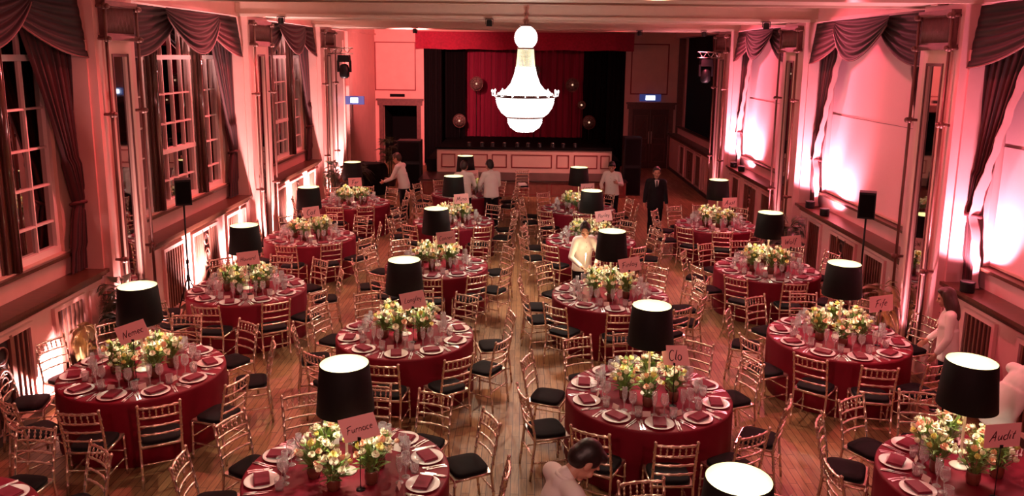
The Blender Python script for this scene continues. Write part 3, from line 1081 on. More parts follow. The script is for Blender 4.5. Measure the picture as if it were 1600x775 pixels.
def make_chair():
    g = M['gold']
    parts = []
    cu = MB()
    sq = lambda q: (abs(cos(q)) ** .45 * (1 if cos(q) > 0 else -1), abs(sin(q)) ** .45 * (1 if sin(q) > 0 else -1))
    prof = [(.6, .468), (.97, .470), (1.0, .482), (.99, .498), (.9, .508), (.5, .513), (0, .514)]
    vs, fs, n = [], [], 28
    for (k, z) in prof:
        for i in range(n):
            a, b = sq(2 * pi * i / n)
            w = .19 + .015 * (b + 1) / 2
            vs.append((a * w * k, b * .185 * k, z))
    for j in range(len(prof) - 1):
        for i in range(n):
            l = (i + 1) % n
            fs.append((j * n + i, j * n + l, (j + 1) * n + l, (j + 1) * n + i))
    fs.append(tuple(range(n - 1, -1, -1)))
    cu._add(vs, fs, True)
    parts.append(('cushion', cu.mesh('cushion', M['cushion']), []))
    se = MB()
    se.bx(-.20, .20, -.19, .20, .452, .468)
    se.tube([(-.2, .2, .455), (.2, .2, .455)], .015, 6).tube([(-.195, -.19, .455), (.195, -.19, .455)], .015, 6)
    se.tube([(-.2, .2, .455), (-.195, -.19, .455)], .015, 6).tube([(.2, .2, .455), (.195, -.19, .455)], .015, 6)
    parts.append(('seat_frame', se.mesh('seat_frame', g), []))
    for sx in (-1, 1):
        p, r_ = turned((sx * .205, .215, 0), (sx * .20, .2, .46), .013, rings=4)
        parts.append(('leg', MB().tube(p, r_, 7).mesh('front_leg', g), []))
    for sx in (-1, 1):
        pts, rr = [], []
        zs = [0, .1, .11, .12, .24, .25, .26, .38, .45, .50, .53, .54, .55, .63, .64, .65, .73, .74, .75, .83, .84, .85, .90, .925, .935, .95, .962]
        for z in zs:
            y = -.185 - .05 * max(0, (.45 - z) / .45) if z < .45 else post_y(z)
            pts.append((sx * (.195 + .004 * z), y, z))
            f = 1.5 if round(z, 3) in (.11, .25, .54, .64, .74, .84) else 1
            if z >= .935:
                f = {.935: 1.25, .95: 1.35, .962: .4}[round(z, 3)]
            rr.append(.0135 * f)
        parts.append(('leg', MB().tube(pts, rr, 7).mesh('rear_leg', g), []))
    bk = MB()
    for z, r_ in ((.915, .0125), (.80, .0105), (.70, .0105), (.60, .0105)):
        arc_rail(z, post_y(z), .028, .197, r_, bk, beads=True)
    for k in range(6):
        u = -.75 + 1.5 * k / 5
        a = Vector((.197 * u, post_y(.80) - .028 * (1 - u * u), .80))
        b = Vector((.197 * u, post_y(.915) - .028 * (1 - u * u), .915))
        pts = [a.lerp(b, t) for t in (0, .22, .32, .42, .55, .65, .75, 1)]
        bk.tube(pts, [.006, .006, .0135, .006, .006, .0135, .006, .006], 6)
    parts.append(('backrest', bk.mesh('backrest', g), []))
    for (a, b) in (((-.204, .21, .20), (-.198, -.21, .20)), ((.204, .21, .20), (.198, -.21, .20)), ((-.203, .21, .27), (.203, .21, .27)), ((-.2, -.205, .27), (.2, -.205, .27))):
        p, r_ = turned(a, b, .0095, rings=3)
        parts.append(('stretcher', MB().tube(p, r_, 6).mesh('stretcher', g), []))
    return parts


CHAIR = make_chair()

# ================================================================== TABLE PROTOTYPES
random.seed(3)


def cloth_mesh():
    def wob(r_, z, q):
        if z > .70:
            return r_
        t = (.74 - z) / .74
        return r_ + (.010 * sin(q * 11 + .6) + .006 * sin(q * 23 + 2)) * t ** .8
    prof = [(0, .762), (.4, .762), (.8, .762), (.895, .761), (.913, .754), (.916, .735), (.915, .70), (.914, .55), (.912, .4), (.911, .2), (.910, .012), (.90, .006)]
    return MB().lathe(prof, 132, wob=wob).mesh('tablecloth', M['cloth'])


CLOTH = cloth_mesh()
TTOP = MB().lathe([(0, .72), (.9, .72), (.905, .735), (.9, .752), (0, .752)], 48).mesh('tabletop', M['wood'])
TLEG = MB().lathe([(.3, .005), (.28, .03), (.06, .06), (.05, .72)], 20).mesh('pedestal', M['wood'])

PLATE = MB().lathe([(0, .002), (.075, .0), (.085, .003), (.095, .009), (.148, .017), (.152, .019), (.148, .0205), (.094, .0125), (.084, .008), (0, .0075)], 32).mesh('plate', M['plate'])
nk = MB()
for i, (w, h) in enumerate(((.205, .135), (.200, .130), (.195, .126))):
    nk.box((0, 0, .013 + i * .007), (w, h, .0065), rz=.02 * i)
nk.tube([(-.097, -.064, .017), (-.097, .064, .017)], .007, 6)
NAPKIN = nk.mesh('napkin', M['napkin'])
PCARD = MB().grid(lambda u, v: ((u - .5) * .085, -.018 + .036 * v, .055 * (1 - abs(2 * v - 1))), 1, 2, smooth=False).mesh('place_card', M['paper'])


def fork_mesh(s=1):
    mb = MB()
    pts = [(0, -.095, .003), (0, -.03, .006), (0, .03, .009), (0, .05, .006)]
    for a, b in zip(pts, pts[1:]):
        pass
    mb.grid(lambda u, v: ((u - .5) * (.013 + .007 * (abs(v - 0) < .25) - .004 * (v > .6)), -.095 + .14 * v, .004 + .005 * sin(v * pi)), 2, 8)
    for x in (-.009, -.003, .003, .009):
        mb.tube([(x * .8, .04, .006), (x, .055, .003), (x, .095, .007)], [.003, .003, .002], 5)
    mb.box((0, .046, .005), (.022, .014, .003))
    if s != 1:
        mb.xf(lambda v: v * s)
    return mb.mesh('fork', M['silver'])


def knife_mesh(s=1):
    mb = MB()
    mb.tube([(0, -.105, .005), (0, -.06, .006), (0, -.005, .005)], [.006, .007, .004], 6)
    mb.grid(lambda u, v: ((u - .4) * (.017 * sin(pi * (.25 + .72 * v)) ** .5), -.005 + .115 * v, .004 + .002 * u), 2, 8)
    if s != 1:
        mb.xf(lambda v: v * s)
    return mb.mesh('knife', M['silver'])


FORK, FORK2, KNIFE, KNIFE2 = fork_mesh(1.12), fork_mesh(1.0), knife_mesh(1.12), knife_mesh(1.0)
def stemware(name, prof, k=1.0):
    prof = [(r_ * k, z * k) for r_, z in prof]
    mb = MB().shell(prof, 20)
    r_, z = prof[-1]
    mb.tube([(r_ * cos(q * pi / 10), r_ * sin(q * pi / 10), z) for q in range(20)], .0022, 5, closed=True)
    return mb.mesh(name, M['glass'])


WINE = stemware('wine_glass', [(.036, .001), (.034, .003), (.007, .006), (.005, .02), (.005, .085), (.010, .092), (.030, .112), (.039, .14), (.038, .17), (.031, .205)], 1.12)
FLUTE = stemware('champagne_flute', [(.033, .001), (.031, .003), (.007, .006), (.005, .02), (.005, .075), (.010, .085), (.021, .115), (.026, .16), (.025, .205), (.023, .225)], 1.12)
TUMB = stemware('water_tumbler', [(0, .004), (.030, .004), (.031, .001), (.034, .03), (.037, .095)], 1.1)

LAMP = [
    ('lamp_base', MB().lathe([(.085, 0), (.088, .008), (.08, .018), (.03, .028), (.018, .05)], 24).mesh('lamp_base', M['stem']), []),
    ('lamp_stem', MB().lathe([(.018, .03), (.022, .06), (.013, .1), (.012, .5), (.02, .52), (.012, .54), (.012, .61)], 16).mesh('lamp_stem', M['stem']), []),
    ('lamp_shade', MB().shell([(.253, .595), (.255, .597), (.215, 1.03), (.213, 1.032)], 48).mesh('lamp_shade', M['shade']),
     [('shade_lining', MB().shell([(.249, .597), (.210, 1.030)], 48).mesh('shade_lining', M['shade_in'])),
      ('shade_spider', MB().tube([(-.247, 0, .63), (.247, 0, .63)], .004, 5).tube([(0, -.247, .63), (0, .247, .63)], .004, 5).mesh('shade_spider', M['brass']))]),
    ('bulb_holder', MB().lathe([(.02, .60), (.024, .62), (.024, .67), (.018, .68)], 12).mesh('bulb_holder', M['brass']), []),
    ('bulb', MB().ell((0, 0, .73), (.032, .032, .045), 14, 10).mesh('bulb', M['bulb']), []),
]


# ---- flowers
def bloom(kind, rnd):
    mb = MB()
    if kind == 'tulip':
        for k in range(6):
            q = 2 * pi * k / 6 + rnd.random() * .2
            r0 = .019 if k % 2 else .016

            def f(u, v, q=q, r0=r0):
                a = q + (u - .5) * 1.25 * sin(pi * min(1, .15 + v * .8))
                rr = r0 * (sin(pi * (.12 + .66 * v)) + .12)
                return (rr * cos(a) * 1.25, rr * sin(a) * 1.25, -.014 + .056 * v - .008 * abs(2 * u - 1) * v)
            mb.grid(f, 3, 4, uv=False)
    else:
        for ring, (n, rr, h, tilt) in enumerate(((5, .033, .000, .9), (5, .024, .010, .55), (4, .014, .018, .25))):
            for k in range(n):
                q = 2 * pi * (k + .5 * ring) / n

                def f(u, v, q=q, rr=rr, h=h, tilt=tilt):
                    a = q + (u - .5) * 1.4 * (.4 + .6 * sin(pi * (.2 + .6 * v)))
                    d = rr * (.15 + .85 * v ** .8) * (1 + .1 * v)
                    return (d * cos(a), d * sin(a), h - .012 + .034 * v * (1.2 - tilt) + .004 * sin(v * pi))
                mb.grid(f, 3, 3, uv=False)
    return mb


def posy(seed, spread=.165, rise=.26):
    rnd = random.Random(seed)
    vase = MB().lathe([(.045, 0), (.052, .004), (.062, .06), (.058, .11), (.055, .125), (.05, .125), (.05, .1), (.045, .02), (0, .018)], 18)
    fol, stalks = MB(), MB()
    heads = []
    nb = 13
    for k in range(nb):
        a = k * 2.399 + rnd.uniform(-.3, .3)
        rr = spread * sqrt((k + .5) / nb) * rnd.uniform(.85, 1.1)
        z = .15 + rise * (1 - .55 * (rr / spread) ** 2) * rnd.uniform(.72, 1.05)
        p = Vector((rr * cos(a), rr * sin(a), z))
        stalks.tube([(p.x * .12, p.y * .12, .09), (p.x * .5, p.y * .5, z * .6), p], .0032, 4, caps=False)
        heads.append((p, a, rr / spread))
    nl = 84
    for k in range(nl):
        a = k * 2.399 * 1.7 + rnd.random()
        L = rnd.uniform(.08, .16)
        el = rnd.uniform(.35, 1.35)
        w = rnd.uniform(.009, .020)
        base = Vector((.04 * cos(a), .04 * sin(a), .12 + rnd.uniform(0, .17)))
        d = Vector((cos(a) * cos(el), sin(a) * cos(el), sin(el)))
        sd = Vector((-sin(a), cos(a), 0))

        def f(u, v):
            p = base + d * (L * v) + Vector((0, 0, -.35 * L * v * v * cos(el)))
            return p + sd * ((u - .5) * 2 * w * sin(pi * (.08 + .9 * v)))
        fol.grid(f, 2, 4, uv=False)
    return vase, fol, stalks, heads, rnd


BLOOMS = []
rb_ = random.Random(5)
for kind, mt in (('tulip', 'petal_w'), ('tulip', 'petal_y'), ('rose', 'petal_w'), ('rose', 'petal_p'), ('rose', 'petal_y'), ('tulip', 'petal_p')):
    BLOOMS.append((kind, bloom(kind, rb_), mt))
BMESH = [b[1].mesh('flower', M[b[2]]) for b in BLOOMS]
PICK = [0, 2, 1, 2, 0, 3, 4, 0, 2, 5, 1, 2, 0, 3, 2]
POSY = []
for sd in range(5):
    vase, fol, stalks, heads, rnd = posy(sd * 13 + 2)
    merged = MB()
    place = []
    for k, (p, a, rr) in enumerate(heads):
        bi = PICK[(k + sd * 3) % len(PICK)]
        sc = rnd.uniform(.85, 1.25)
        tilt = rr * rnd.uniform(.4, .9)
        e = Euler((0, tilt, a))
        place.append((bi, p, e, sc))
    far = []
    for mt in ('petal_w', 'petal_y', 'petal_p'):
        mb = MB()
        for (bi, p, e, sc) in place:
            if BLOOMS[bi][2] == mt:
                m3_ = e.to_matrix()
                src = BLOOMS[bi][1]
                mb._add([p + m3_ @ (Vector(v) * sc * 1.12) for v in src.v], src.f, True)
        if mb.v:
            far.append(('blossoms', mb.mesh('blossoms', M[mt])))
    POSY.append(dict(vase=vase.mesh('vase', M['vase']), fol=fol.mesh('foliage', M['leaf']), stalks=stalks.mesh('flower_stalks', M['stalk']), place=place, far=far))

TEA = [('votive_glass', MB().shell([(.028, .001), (.03, .004), (.036, .06)], 16).mesh('votive_glass', M['glass']), []),
       ('wax', MB().lathe([(.026, .005), (.026, .03), (0, .031)], 14).mesh('wax', M['candle']), []),
       ('flame', MB().lathe([(.001, .033), (.006, .042), (.004, .054), (0, .064)], 8).mesh('flame', M['flame']), [])]

# ================================================================== PLACING THE TABLES
ROWN = {'A': 'left wall row', 'B': 'left aisle row', 'C': 'right aisle row', 'D': 'right wall row'}
TABLES = {
    'A0': (-4.72, 5.40), 'A1': (-4.44, 8.68), 'A2': (-4.36, 11.97), 'A3': (-4.34, 15.61), 'A4': (-4.27, 19.40),
    'B1': (-1.54, 6.48), 'B2': (-1.55, 10.02), 'B3': (-1.52, 13.55), 'B4': (-1.55, 17.33), 'B5': (-1.55, 20.95),
    'C0': (1.42, 4.68), 'C1': (1.43, 8.25), 'C2': (1.40, 11.94), 'C3': (1.40, 15.65), 'C4': (1.37, 19.02),
    'D0': (4.20, 6.55), 'D1': (4.29, 10.18), 'D2': (4.37, 13.62), 'D3': (4.36, 17.33)}
ORDN = {}
for r_ in 'ABCD':
    ks = sorted(k for k in TABLES if k[0] == r_)
    for i, k in enumerate(ks):
        ORDN[k] = NTH[i]
MEAS = {'A0': [85, 48], 'A1': [274, 301, 196, 130, 95, 334], 'A2': [267, 306, 335, 20, 54, 125, 86, 177], 'A3': [269, 301, 330], 'A4': [267, 292, 31, 125],
        'B1': [118, 71, 35, 147, 351, 185], 'B2': [269, 303, 338, 18, 59, 88, 122, 156, 191, 231], 'B3': [126, 272, 307, 58, 31, 329, 155, 202, 235, 90], 'B4': [300],
        'C0': [106, 64], 'C1': [238, 271, 155, 195, 304, 339, 27, 56, 91, 120], 'C2': [231, 269, 176, 133, 50, 310, 5, 84],
        'D0': [117, 88, 146, 186], 'D1': [237, 267, 204, 160, 123, 90, 17, 297], 'D2': [235, 270, 199, 163, 126, 93, 24], 'D3': [230, 265, 290, 120, 151]}
CARDT = {'A1': 'Nemec', 'A2': 'Howard', 'A3': 'Cat', 'A4': 'Fer', 'B1': 'Furnace', 'B2': 'Langley', 'B3': 'Conner', 'B4': 'Mina', 'B5': 'Ross',
         'C1': 'Clo', 'C2': 'Finlay', 'C3': 'Parley', 'C4': 'Land', 'D0': 'Audit', 'D1': 'Fife', 'D2': 'Wolf', 'D3': 'Aust'}
# card: yaw (deg, positive = right edge away), roll, dx
CARDP = {'A1': (14, 17, .05), 'A2': (8, 6, .14), 'A3': (6, 7, .12), 'A4': (2, 3, .12), 'B1': (-4, 17, .18), 'B2': (-6, 14, .15), 'B3': (-4, 8, .2), 'B4': (-4, 6, .2), 'B5': (0, 4, .2),
         'C1': (-42, 14, .22), 'C2': (-10, 14, .25), 'C3': (-6, 10, .22), 'C4': (0, 4, .2), 'D0': (6, 2, -.10), 'D1': (8, 5, .40), 'D2': (-8, 8, .3), 'D3': (4, 2, .2)}

# brush-script strokes, baseline 0, x-height 1, capitals 1.9: (advance, [strokes])
ARC = lambda cx, cy, rx, ry, a0, a1, n=9: [(cx + rx * cos(R(a0 + (a1 - a0) * i / n)), cy + ry * sin(R(a0 + (a1 - a0) * i / n))) for i in range(n + 1)]
GL = {
    'N': (1.35, [[(.05, -.1), (.2, .9), (.3, 1.8)], [(.3, 1.8), (.6, .9), (.95, 0)], [(.95, 0), (1.05, 1), (1.3, 2.0)]]),
    'H': (1.3, [[(.2, 1.9), (.15, .9), (.05, -.1)], [(1.1, 1.95), (1.0, .9), (.95, -.05)], [(-.05, .9), (.5, .95), (1.25, 1.1)]]),
    'C': (1.15, [ARC(.65, .9, .58, .98, 50, 310, 14)]),
    'F': (1.15, [[(.35, 1.75), (.3, .9), (.1, -.15)], [(-.05, 1.6), (.5, 1.85), (1.3, 1.95)], [(.05, .85), (.45, .95), (.9, 1.0)]]),
    'L': (1.05, [[(.45, 1.95), (.3, 1.0), (.1, .05)], [(.1, .05), (.5, -.02), (1.0, .12)]]),
    'M': (1.6, [[(.05, -.1), (.2, .9), (.35, 1.85)], [(.35, 1.85), (.55, 1.1), (.7, .4)], [(.7, .4), (1.0, 1.2), (1.25, 1.9)], [(1.25, 1.9), (1.3, .9), (1.45, -.05)]]),
    'R': (1.2, [[(.3, 1.8), (.2, .9), (.05, -.1)], [(.05, 1.65)] + ARC(.5, 1.4, .5, .45, 90, -90, 8), [(.5, .95), (.8, .4), (1.15, -.05)]]),
    'P': (1.1, [[(.3, 1.8), (.2, .9), (.05, -.15)], [(.0, 1.65)] + ARC(.5, 1.38, .52, .5, 90, -100, 9)]),
    'W': (1.7, [[(.1, 1.9), (.2, .9), (.4, 0)], [(.4, 0), (.65, .7), (.85, 1.4)], [(.85, 1.4), (.95, .7), (1.1, 0)], [(1.1, 0), (1.35, 1.0), (1.65, 2.0)]]),
    'A': (1.35, [[(-.05, -.15), (.4, .9), (.8, 1.9)], [(.8, 1.9), (.9, .9), (1.05, -.1)], [(.25, .6), (.6, .7), (1.15, .75)]]),
    'a': (.95, [ARC(.42, .48, .36, .48, 50, 330, 12), [(.82, .95), (.76, .4), (.92, .02)]]),
    'c': (.75, [ARC(.42, .48, .36, .5, 50, 315, 11)]),
    'd': (1.0, [ARC(.42, .48, .36, .48, 50, 330, 12), [(.95, 1.85), (.82, .9), (.88, .02)]]),
    'e': (.8, [[(.12, .45), (.5, .55)] + ARC(.42, .62, .28, .36, 0, 180, 7) + ARC(.46, .42, .34, .42, 180, 320, 7)]),
    'f': (.65, [[(.85, 1.75), (.6, 1.9), (.42, 1.4), (.3, .4), (.15, -.6)], [(.0, .9), (.65, 1.0)]]),
    'g': (.95, [ARC(.42, .48, .36, .48, 50, 330, 12), [(.84, .95), (.75, 0), (.6, -.6), (.2, -.65), (.05, -.4)]]),
    'i': (.45, [[(.2, .95), (.14, .4), (.25, .02)], [(.3, 1.35), (.34, 1.45)]]),
    'l': (.5, [[(.4, 1.9), (.2, .9), (.15, .2), (.35, .0)]]),
    'm': (1.45, [[(.15, .95), (.05, 0)], [(.1, .5)] + ARC(.42, .6, .26, .38, 150, 0, 7) + [(.62, 0)], [(.66, .5)] + ARC(.98, .6, .26, .38, 150, 0, 7) + [(1.2, .1), (1.4, .05)]]),
    'n': (.95, [[(.15, .95), (.05, 0)], [(.1, .5)] + ARC(.46, .6, .28, .38, 150, 0, 7) + [(.68, .1), (.88, .05)]]),
    'o': (.85, [ARC(.42, .48, .37, .49, 80, 440, 16)]),
    'r': (.7, [[(.15, .95), (.05, 0)], [(.1, .5), (.3, .9), (.55, .98), (.68, .85)]]),
    's': (.7, [[(.62, .9), (.35, 1.0), (.2, .75), (.45, .5), (.5, .2), (.25, .0), (.02, .12)]]),
    't': (.6, [[(.4, 1.6), (.22, .6), (.25, .05), (.5, .08)], [(.02, .98), (.6, 1.08)]]),
    'u': (.95, [[(.12, .95), (.1, .3), (.3, .0), (.6, .25), (.75, .95)], [(.75, .95), (.7, .3), (.88, .02)]]),
    'w': (1.3, [[(.1, .95), (.15, .2), (.35, .02), (.58, .4), (.65, .8)], [(.65, .8), (.66, .25), (.85, .02), (1.1, .4), (1.2, 1.0)]]),
    'y': (.9, [[(.12, .95), (.12, .35), (.32, .1), (.6, .3), (.75, .95)], [(.75, .95), (.62, 0), (.4, -.6), (.05, -.55)]]),
}


def lettering(txt, parent, w):
    mb = MB()
    x = 0
    for ch in txt:
        adv, strokes = GL[ch]
        for st_ in strokes:
            pts, rr = [], []
            n = len(st_)
            for i, (px_, py_) in enumerate(st_):
                pts.append((x + px_ + py_ * .22, 0, py_))
                rr.append(.085 + .05 * sin(pi * i / max(1, n - 1)))
            mb.tube(pts, rr, 6)
        x += adv + .12
    xs = [v[0] for v in mb.v]
    zs = [v[2] for v in mb.v]
    k = min(w * .74 / (max(xs) - min(xs)), .125 / (max(zs) - min(zs)))
    mx, mz = (max(xs) + min(xs)) / 2, (max(zs) + min(zs)) / 2
    mb.xf(lambda v: Vector(((v.x - mx) * k, -.0018 + v.y * k * .12, (v.z - mz) * k + (v.x - mx) * k * .05)))
    return link('lettering', mb.mesh('lettering', M['ink']), parent)


def clock(az):
    # twelve o'clock faces the stage, three o'clock faces the right wall
    h = round(((90 - az) % 360) / 30) % 12
    return ['twelve', 'one', 'two', 'three', 'four', 'five', 'six', 'seven', 'eight', 'nine', 'ten', 'eleven'][h]


NCH = 0
KEEP_CLEAR = [(-1.45, 19.70), (-.84, 19.72), (5.42, 9.6), (-5.55, 12.55), (4.9, 7.6), (.16, 5.06)]
for key, (tx, ty) in TABLES.items():
    row, wh = key[0], f'{ORDN[key]} table of the {ROWN[key[0]]}'
    wh_s = f'{ORDN[key]} table, {ROWN[key[0]]}'
    rnd = random.Random(key)
    far = ty > 13
    veryfar = ty > 16.5
    t = empty('round_table', (tx, ty, 0), f'round banquet table under crimson floor length cloth, {wh}', 'table', 'round banquet tables in crimson cloth', rz=rnd.random() * 6)
    link('tablecloth', CLOTH, t)
    link('tabletop', TTOP, t)
    link('pedestal', TLEG, t)
    # chairs
    az = {}
    ideal = [18 + 36 * k for k in range(10)]
    meas = list(MEAS.get(key, []))
    for a in ideal:
        best = min(meas, key=lambda m: abs((m - a + 180) % 360 - 180), default=None)
        if best is not None and abs((best - a + 180) % 360 - 180) <= 18.5:
            az[a] = best
            meas.remove(best)
        else:
            az[a] = a + rnd.uniform(-3, 3)
    if key == 'A0':
        az = {54: 48, 90: 85}
    if key == 'C0':
        az = {54: 64, 90: 106, 18: 22, 162: 150}
    ks_ = sorted(az)
    for _ in range(12):      # keep neighbours apart
        for i in range(len(ks_)):
            a, b = ks_[i], ks_[(i + 1) % len(ks_)]
            gap = (az[b] - az[a]) % 360
            if gap < 30:
                az[a] -= (30 - gap) / 2
                az[b] += (30 - gap) / 2
    for a0, a in sorted(az.items()):
        rad = 1.165 + rnd.uniform(0, .06)
        p = (tx + rad * cos(R(a)), ty + rad * sin(R(a)))
        if abs(p[0]) > 5.62:
            p = (5.62 * (1 if p[0] > 0 else -1), p[1])
        if not (inframe((p[0], p[1], .92), 30) or inframe((p[0], p[1], .45), 10)):
            continue
        if any((p[0] - q[0]) ** 2 + (p[1] - q[1]) ** 2 < .5 ** 2 for q in KEEP_CLEAR):
            continue
        hr = clock(a0)
        instance(CHAIR, 'banquet_chair', f'gold bamboo style chair with black cushion, {hr} o\'clock, {wh}', 'chair', 'gold chairs around the banquet tables', (p[0], p[1], 0), R(a + 90 + rnd.uniform(-7, 7)))
        NCH += 1
    # place settings
    if key != 'C0':
        for a0 in ideal:
            a = az.get(a0, a0) if key != 'A0' else a0
            a = a0 + .22 * ((a - a0 + 180) % 360 - 180)
            rz = R(a + 90)
            er, et = Vector((cos(R(a)), sin(R(a)), 0)), Vector((-sin(R(a)), cos(R(a)), 0))
            base = Vector((tx, ty, .7625))
            at = lambda r_, t_, z=0: base + er * r_ + et * t_ + Vector((0, 0, z))
            if not inframe(at(.7, 0), 12):
                continue
            hr = clock(a0)
            sfx = f"{hr} o'clock, {wh_s}"
            G = lambda n: f'{n} on the banquet tables'
            o = link('plate', PLATE, None, at(.735, 0), rz)
            tag(o, f'white china plate with rim, {sfx}', 'plate', G('plates'))
            o = link('napkin', NAPKIN, None, at(.735, 0, .0113), rz + rnd.uniform(-.35, .35) + (pi / 2 if a0 in (270,) or rnd.random() < .15 else 0))
            tag(o, f'folded crimson napkin lying on plate, {sfx}', 'napkin', G('napkins'))
            o = link('place_card', PCARD, None, at(.552, rnd.uniform(-.008, .008) - .105), rz + rnd.uniform(-.3, .3))
            tag(o, f'ivory tent place card, {sfx}', 'place card', G('place cards'))
            o = link('fork', FORK, None, at(.755, -.173), rz + rnd.uniform(-.03, .03))
            tag(o, f'silver dinner fork beside plate, {sfx}', 'fork', G('forks'))
            o = link('knife', KNIFE, None, at(.755, .176), rz + rnd.uniform(-.03, .03))
            tag(o, f'silver dinner knife beside plate, {sfx}', 'knife', G('knives'))
            if not veryfar:
                o = link('fork', FORK2, None, at(.775, -.204), rz + rnd.uniform(-.03, .03))
                tag(o, f'small outer silver fork, {sfx}', 'fork', G('forks'))
            if not far:
                o = link('knife', KNIFE2, None, at(.775, .199), rz + rnd.uniform(-.03, .03))
                tag(o, f'small outer silver knife, {sfx}', 'knife', G('knives'))
            o = link('wine_glass', WINE, None, at(.535 + rnd.uniform(-.015, .015), .085), rz)
            tag(o, f'clear stemmed wine glass, {sfx}', 'glass', G('wine glasses'))
            o = link('champagne_flute', FLUTE, None, at(.53 + rnd.uniform(-.015, .015), -.02), rz)
            tag(o, f'clear champagne flute, {sfx}', 'glass', G('champagne flutes'))
            o = link('water_tumbler', TUMB, None, at(.580, .172 + rnd.uniform(-.006, .006)), rz)
            tag(o, f'clear water tumbler, {sfx}', 'glass', G('water tumblers'))
    # lamp
    lx, ly = (4.08, 6.78) if key == 'D0' else (tx, ty)
    o = instance(LAMP, 'table_lamp', f'tall table lamp with black drum shade, centre of {wh}', 'lamp', 'black shaded lamps on the banquet tables', (lx, ly, .7625), rnd.random() * 3)
    lp = point('table_lamp_light', (lx, ly, .7625 + .73), LAMP_E, LAMP_C, .045)
    # flowers
    if key != 'C0':
        for j in range(6):
            if j < 6:
                q = 2 * pi * j / 6 + .4 + rnd.uniform(-.06, .06)
                rr = .295 + rnd.uniform(-.01, .015)
            else:
                q, rr = rnd.choice((.9, 2.3, -2.0)), .19
            px_, py_ = lx + rr * cos(q), ly + rr * sin(q)
            if not inframe((px_, py_, 1.0), 40):
                continue
            P_ = POSY[(j + rnd.randrange(5)) % 5]
            hr = clock(math.degrees(q) % 360)
            lab = f'vase of ivory, yellow and peach flowers, {hr} o\'clock of lamp, {wh_s}' if j < 6 else f'vase of pale flowers tight against the lamp stem, {wh_s}'
            o = empty('flower_vase', (px_, py_, .7625), lab, 'flowers', 'vases of flowers around the table lamps', rz=rnd.random() * 6.28)
            zs = rnd.uniform(.85, 1.05)
            o.scale = (1, 1, zs)
            link('vase', P_['vase'], o)
            link('foliage', P_['fol'], o)
            link('flower_stalks', P_['stalks'], o)
            if far:
                for n_, me in P_['far']:
                    link(n_, me, o)
            else:
                for (bi, p, e, sc) in P_['place']:
                    b = link('flower', BMESH[bi], o, p)
                    b.rotation_euler = e
                    b.scale = (sc, sc, sc)
    # card
    if key in CARDT:
        yw, rl, dx = CARDP[key]
        pos = (tx + dx, ty - .29, .7625)
        card = empty('table_card', pos, f'pink table name card on thin rod beside lamp, {wh}', 'table card', 'table name cards')
        zc = 1.335 - .7625
        link('card_rod', MB().tube([(0, .006, 0), (0, .006, zc - .03)], .004, 6).lathe([(.04, 0), (.04, .006), (.008, .012)], 14).mesh('card_rod', M['blackmetal']), card)
        link('card_clip', MB().box((0, .004, zc - .1), (.03, .02, .03)).mesh('card_clip', M['blackmetal']), card)
        ww, hh = .325, .215
        pnl = link('card_panel', MB().bx(-ww / 2, ww / 2, -.0015, .0015, -hh / 2, hh / 2).mesh('card_panel', M['pinkcard']), card, (0, 0, zc))
        pnl.rotation_euler = Euler((0, R(-rl), R(yw)), 'XYZ')
        lettering(CARDT[key], pnl, ww)
print('CHAIRS', NCH)

# a lone chair set against the stage front
instance(CHAIR, 'banquet_chair', 'gold chair facing the hall, alone against the stage front', 'chair', 'gold chairs around the banquet tables', (-.02, 24.0, 0), R(180))
o = link('folded_cloth', MB().box((-.02, 24.0, .535), (.26, .22, .04), .2).box((-.03, 24.01, .565), (.22, .18, .025), .1).mesh('folded_cloth', M['shirt']))
tag(o, 'small folded white cloth on the lone chair by the stage', 'cloth')
# ================================================================== PEOPLE
def remeshed(mb, name, m, voxel, smooth=4):
    me = mb.mesh(name, m)
    o = bpy.data.objects.new(name, me)
    COL.objects.link(o)
    r_ = o.modifiers.new('r', 'REMESH')
    r_.mode = 'VOXEL'
    r_.voxel_size = voxel
    r_.use_smooth_shade = True
    s_ = o.modifiers.new('s', 'SMOOTH')
    s_.iterations = smooth
    s_.factor = .5
    dg = bpy.context.evaluated_depsgraph_get()
    out = bpy.data.meshes.new_from_object(o.evaluated_get(dg))
    out.name = name
    bpy.data.objects.remove(o)
    bpy.data.meshes.remove(me)
    out.materials.clear()
    out.materials.append(m)
    out.polygons.foreach_set('use_smooth', [True] * len(out.polygons))
    return out


def hand(mb, wrist, d, n, side, curl=.5):
    """palm plus five separate fingers; d = pointing direction, n = palm normal (the way the palm faces)"""
    d, n = Vector(d).normalized(), Vector(n)
    n = (n - d * n.dot(d)).normalized()
    x = d.cross(n).normalized() * side          # towards the thumb side
    w = Vector(wrist)
    M3 = Matrix((x, d, n)).transposed()
    mb.ell(w + d * .048, (.042, .056, .017), 14, 9, M3)
    mb.caps(w - d * .02, .027, w + d * .03, .026)
    for k, (off, L) in enumerate(((.031, .070), (.0105, .078), (-.0105, .073), (-.031, .058))):
        p = w + d * (.090 - abs(off - .01) * .2) + x * off
        a = curl * (.6 + .15 * k)
        dirv, r_ = d, .0088
        for j, f in enumerate((.45, .32, .23)):
            dirv = (dirv * cos(a * .8) + n * sin(a * .8)).normalized()
            q = p + dirv * L * f
            mb.caps(p, r_, q, r_ * .92, 8)
            p, r_ = q, r_ * .92
            # turn the bend on
            nn = (n - dirv * n.dot(dirv))
    # thumb leaves the side of the palm near its base
    p = w + d * .022 + x * .030
    for j, (L, r_) in enumerate(((.042, .0125), (.032, .0105), (.026, .009))):
        q = p + (x * (.75 - .3 * j) + d * (.62 + .25 * j) + n * (.25 + .25 * j)).normalized() * L
        mb.caps(p, r_ * 1.08, q, r_, 8)
        p = q


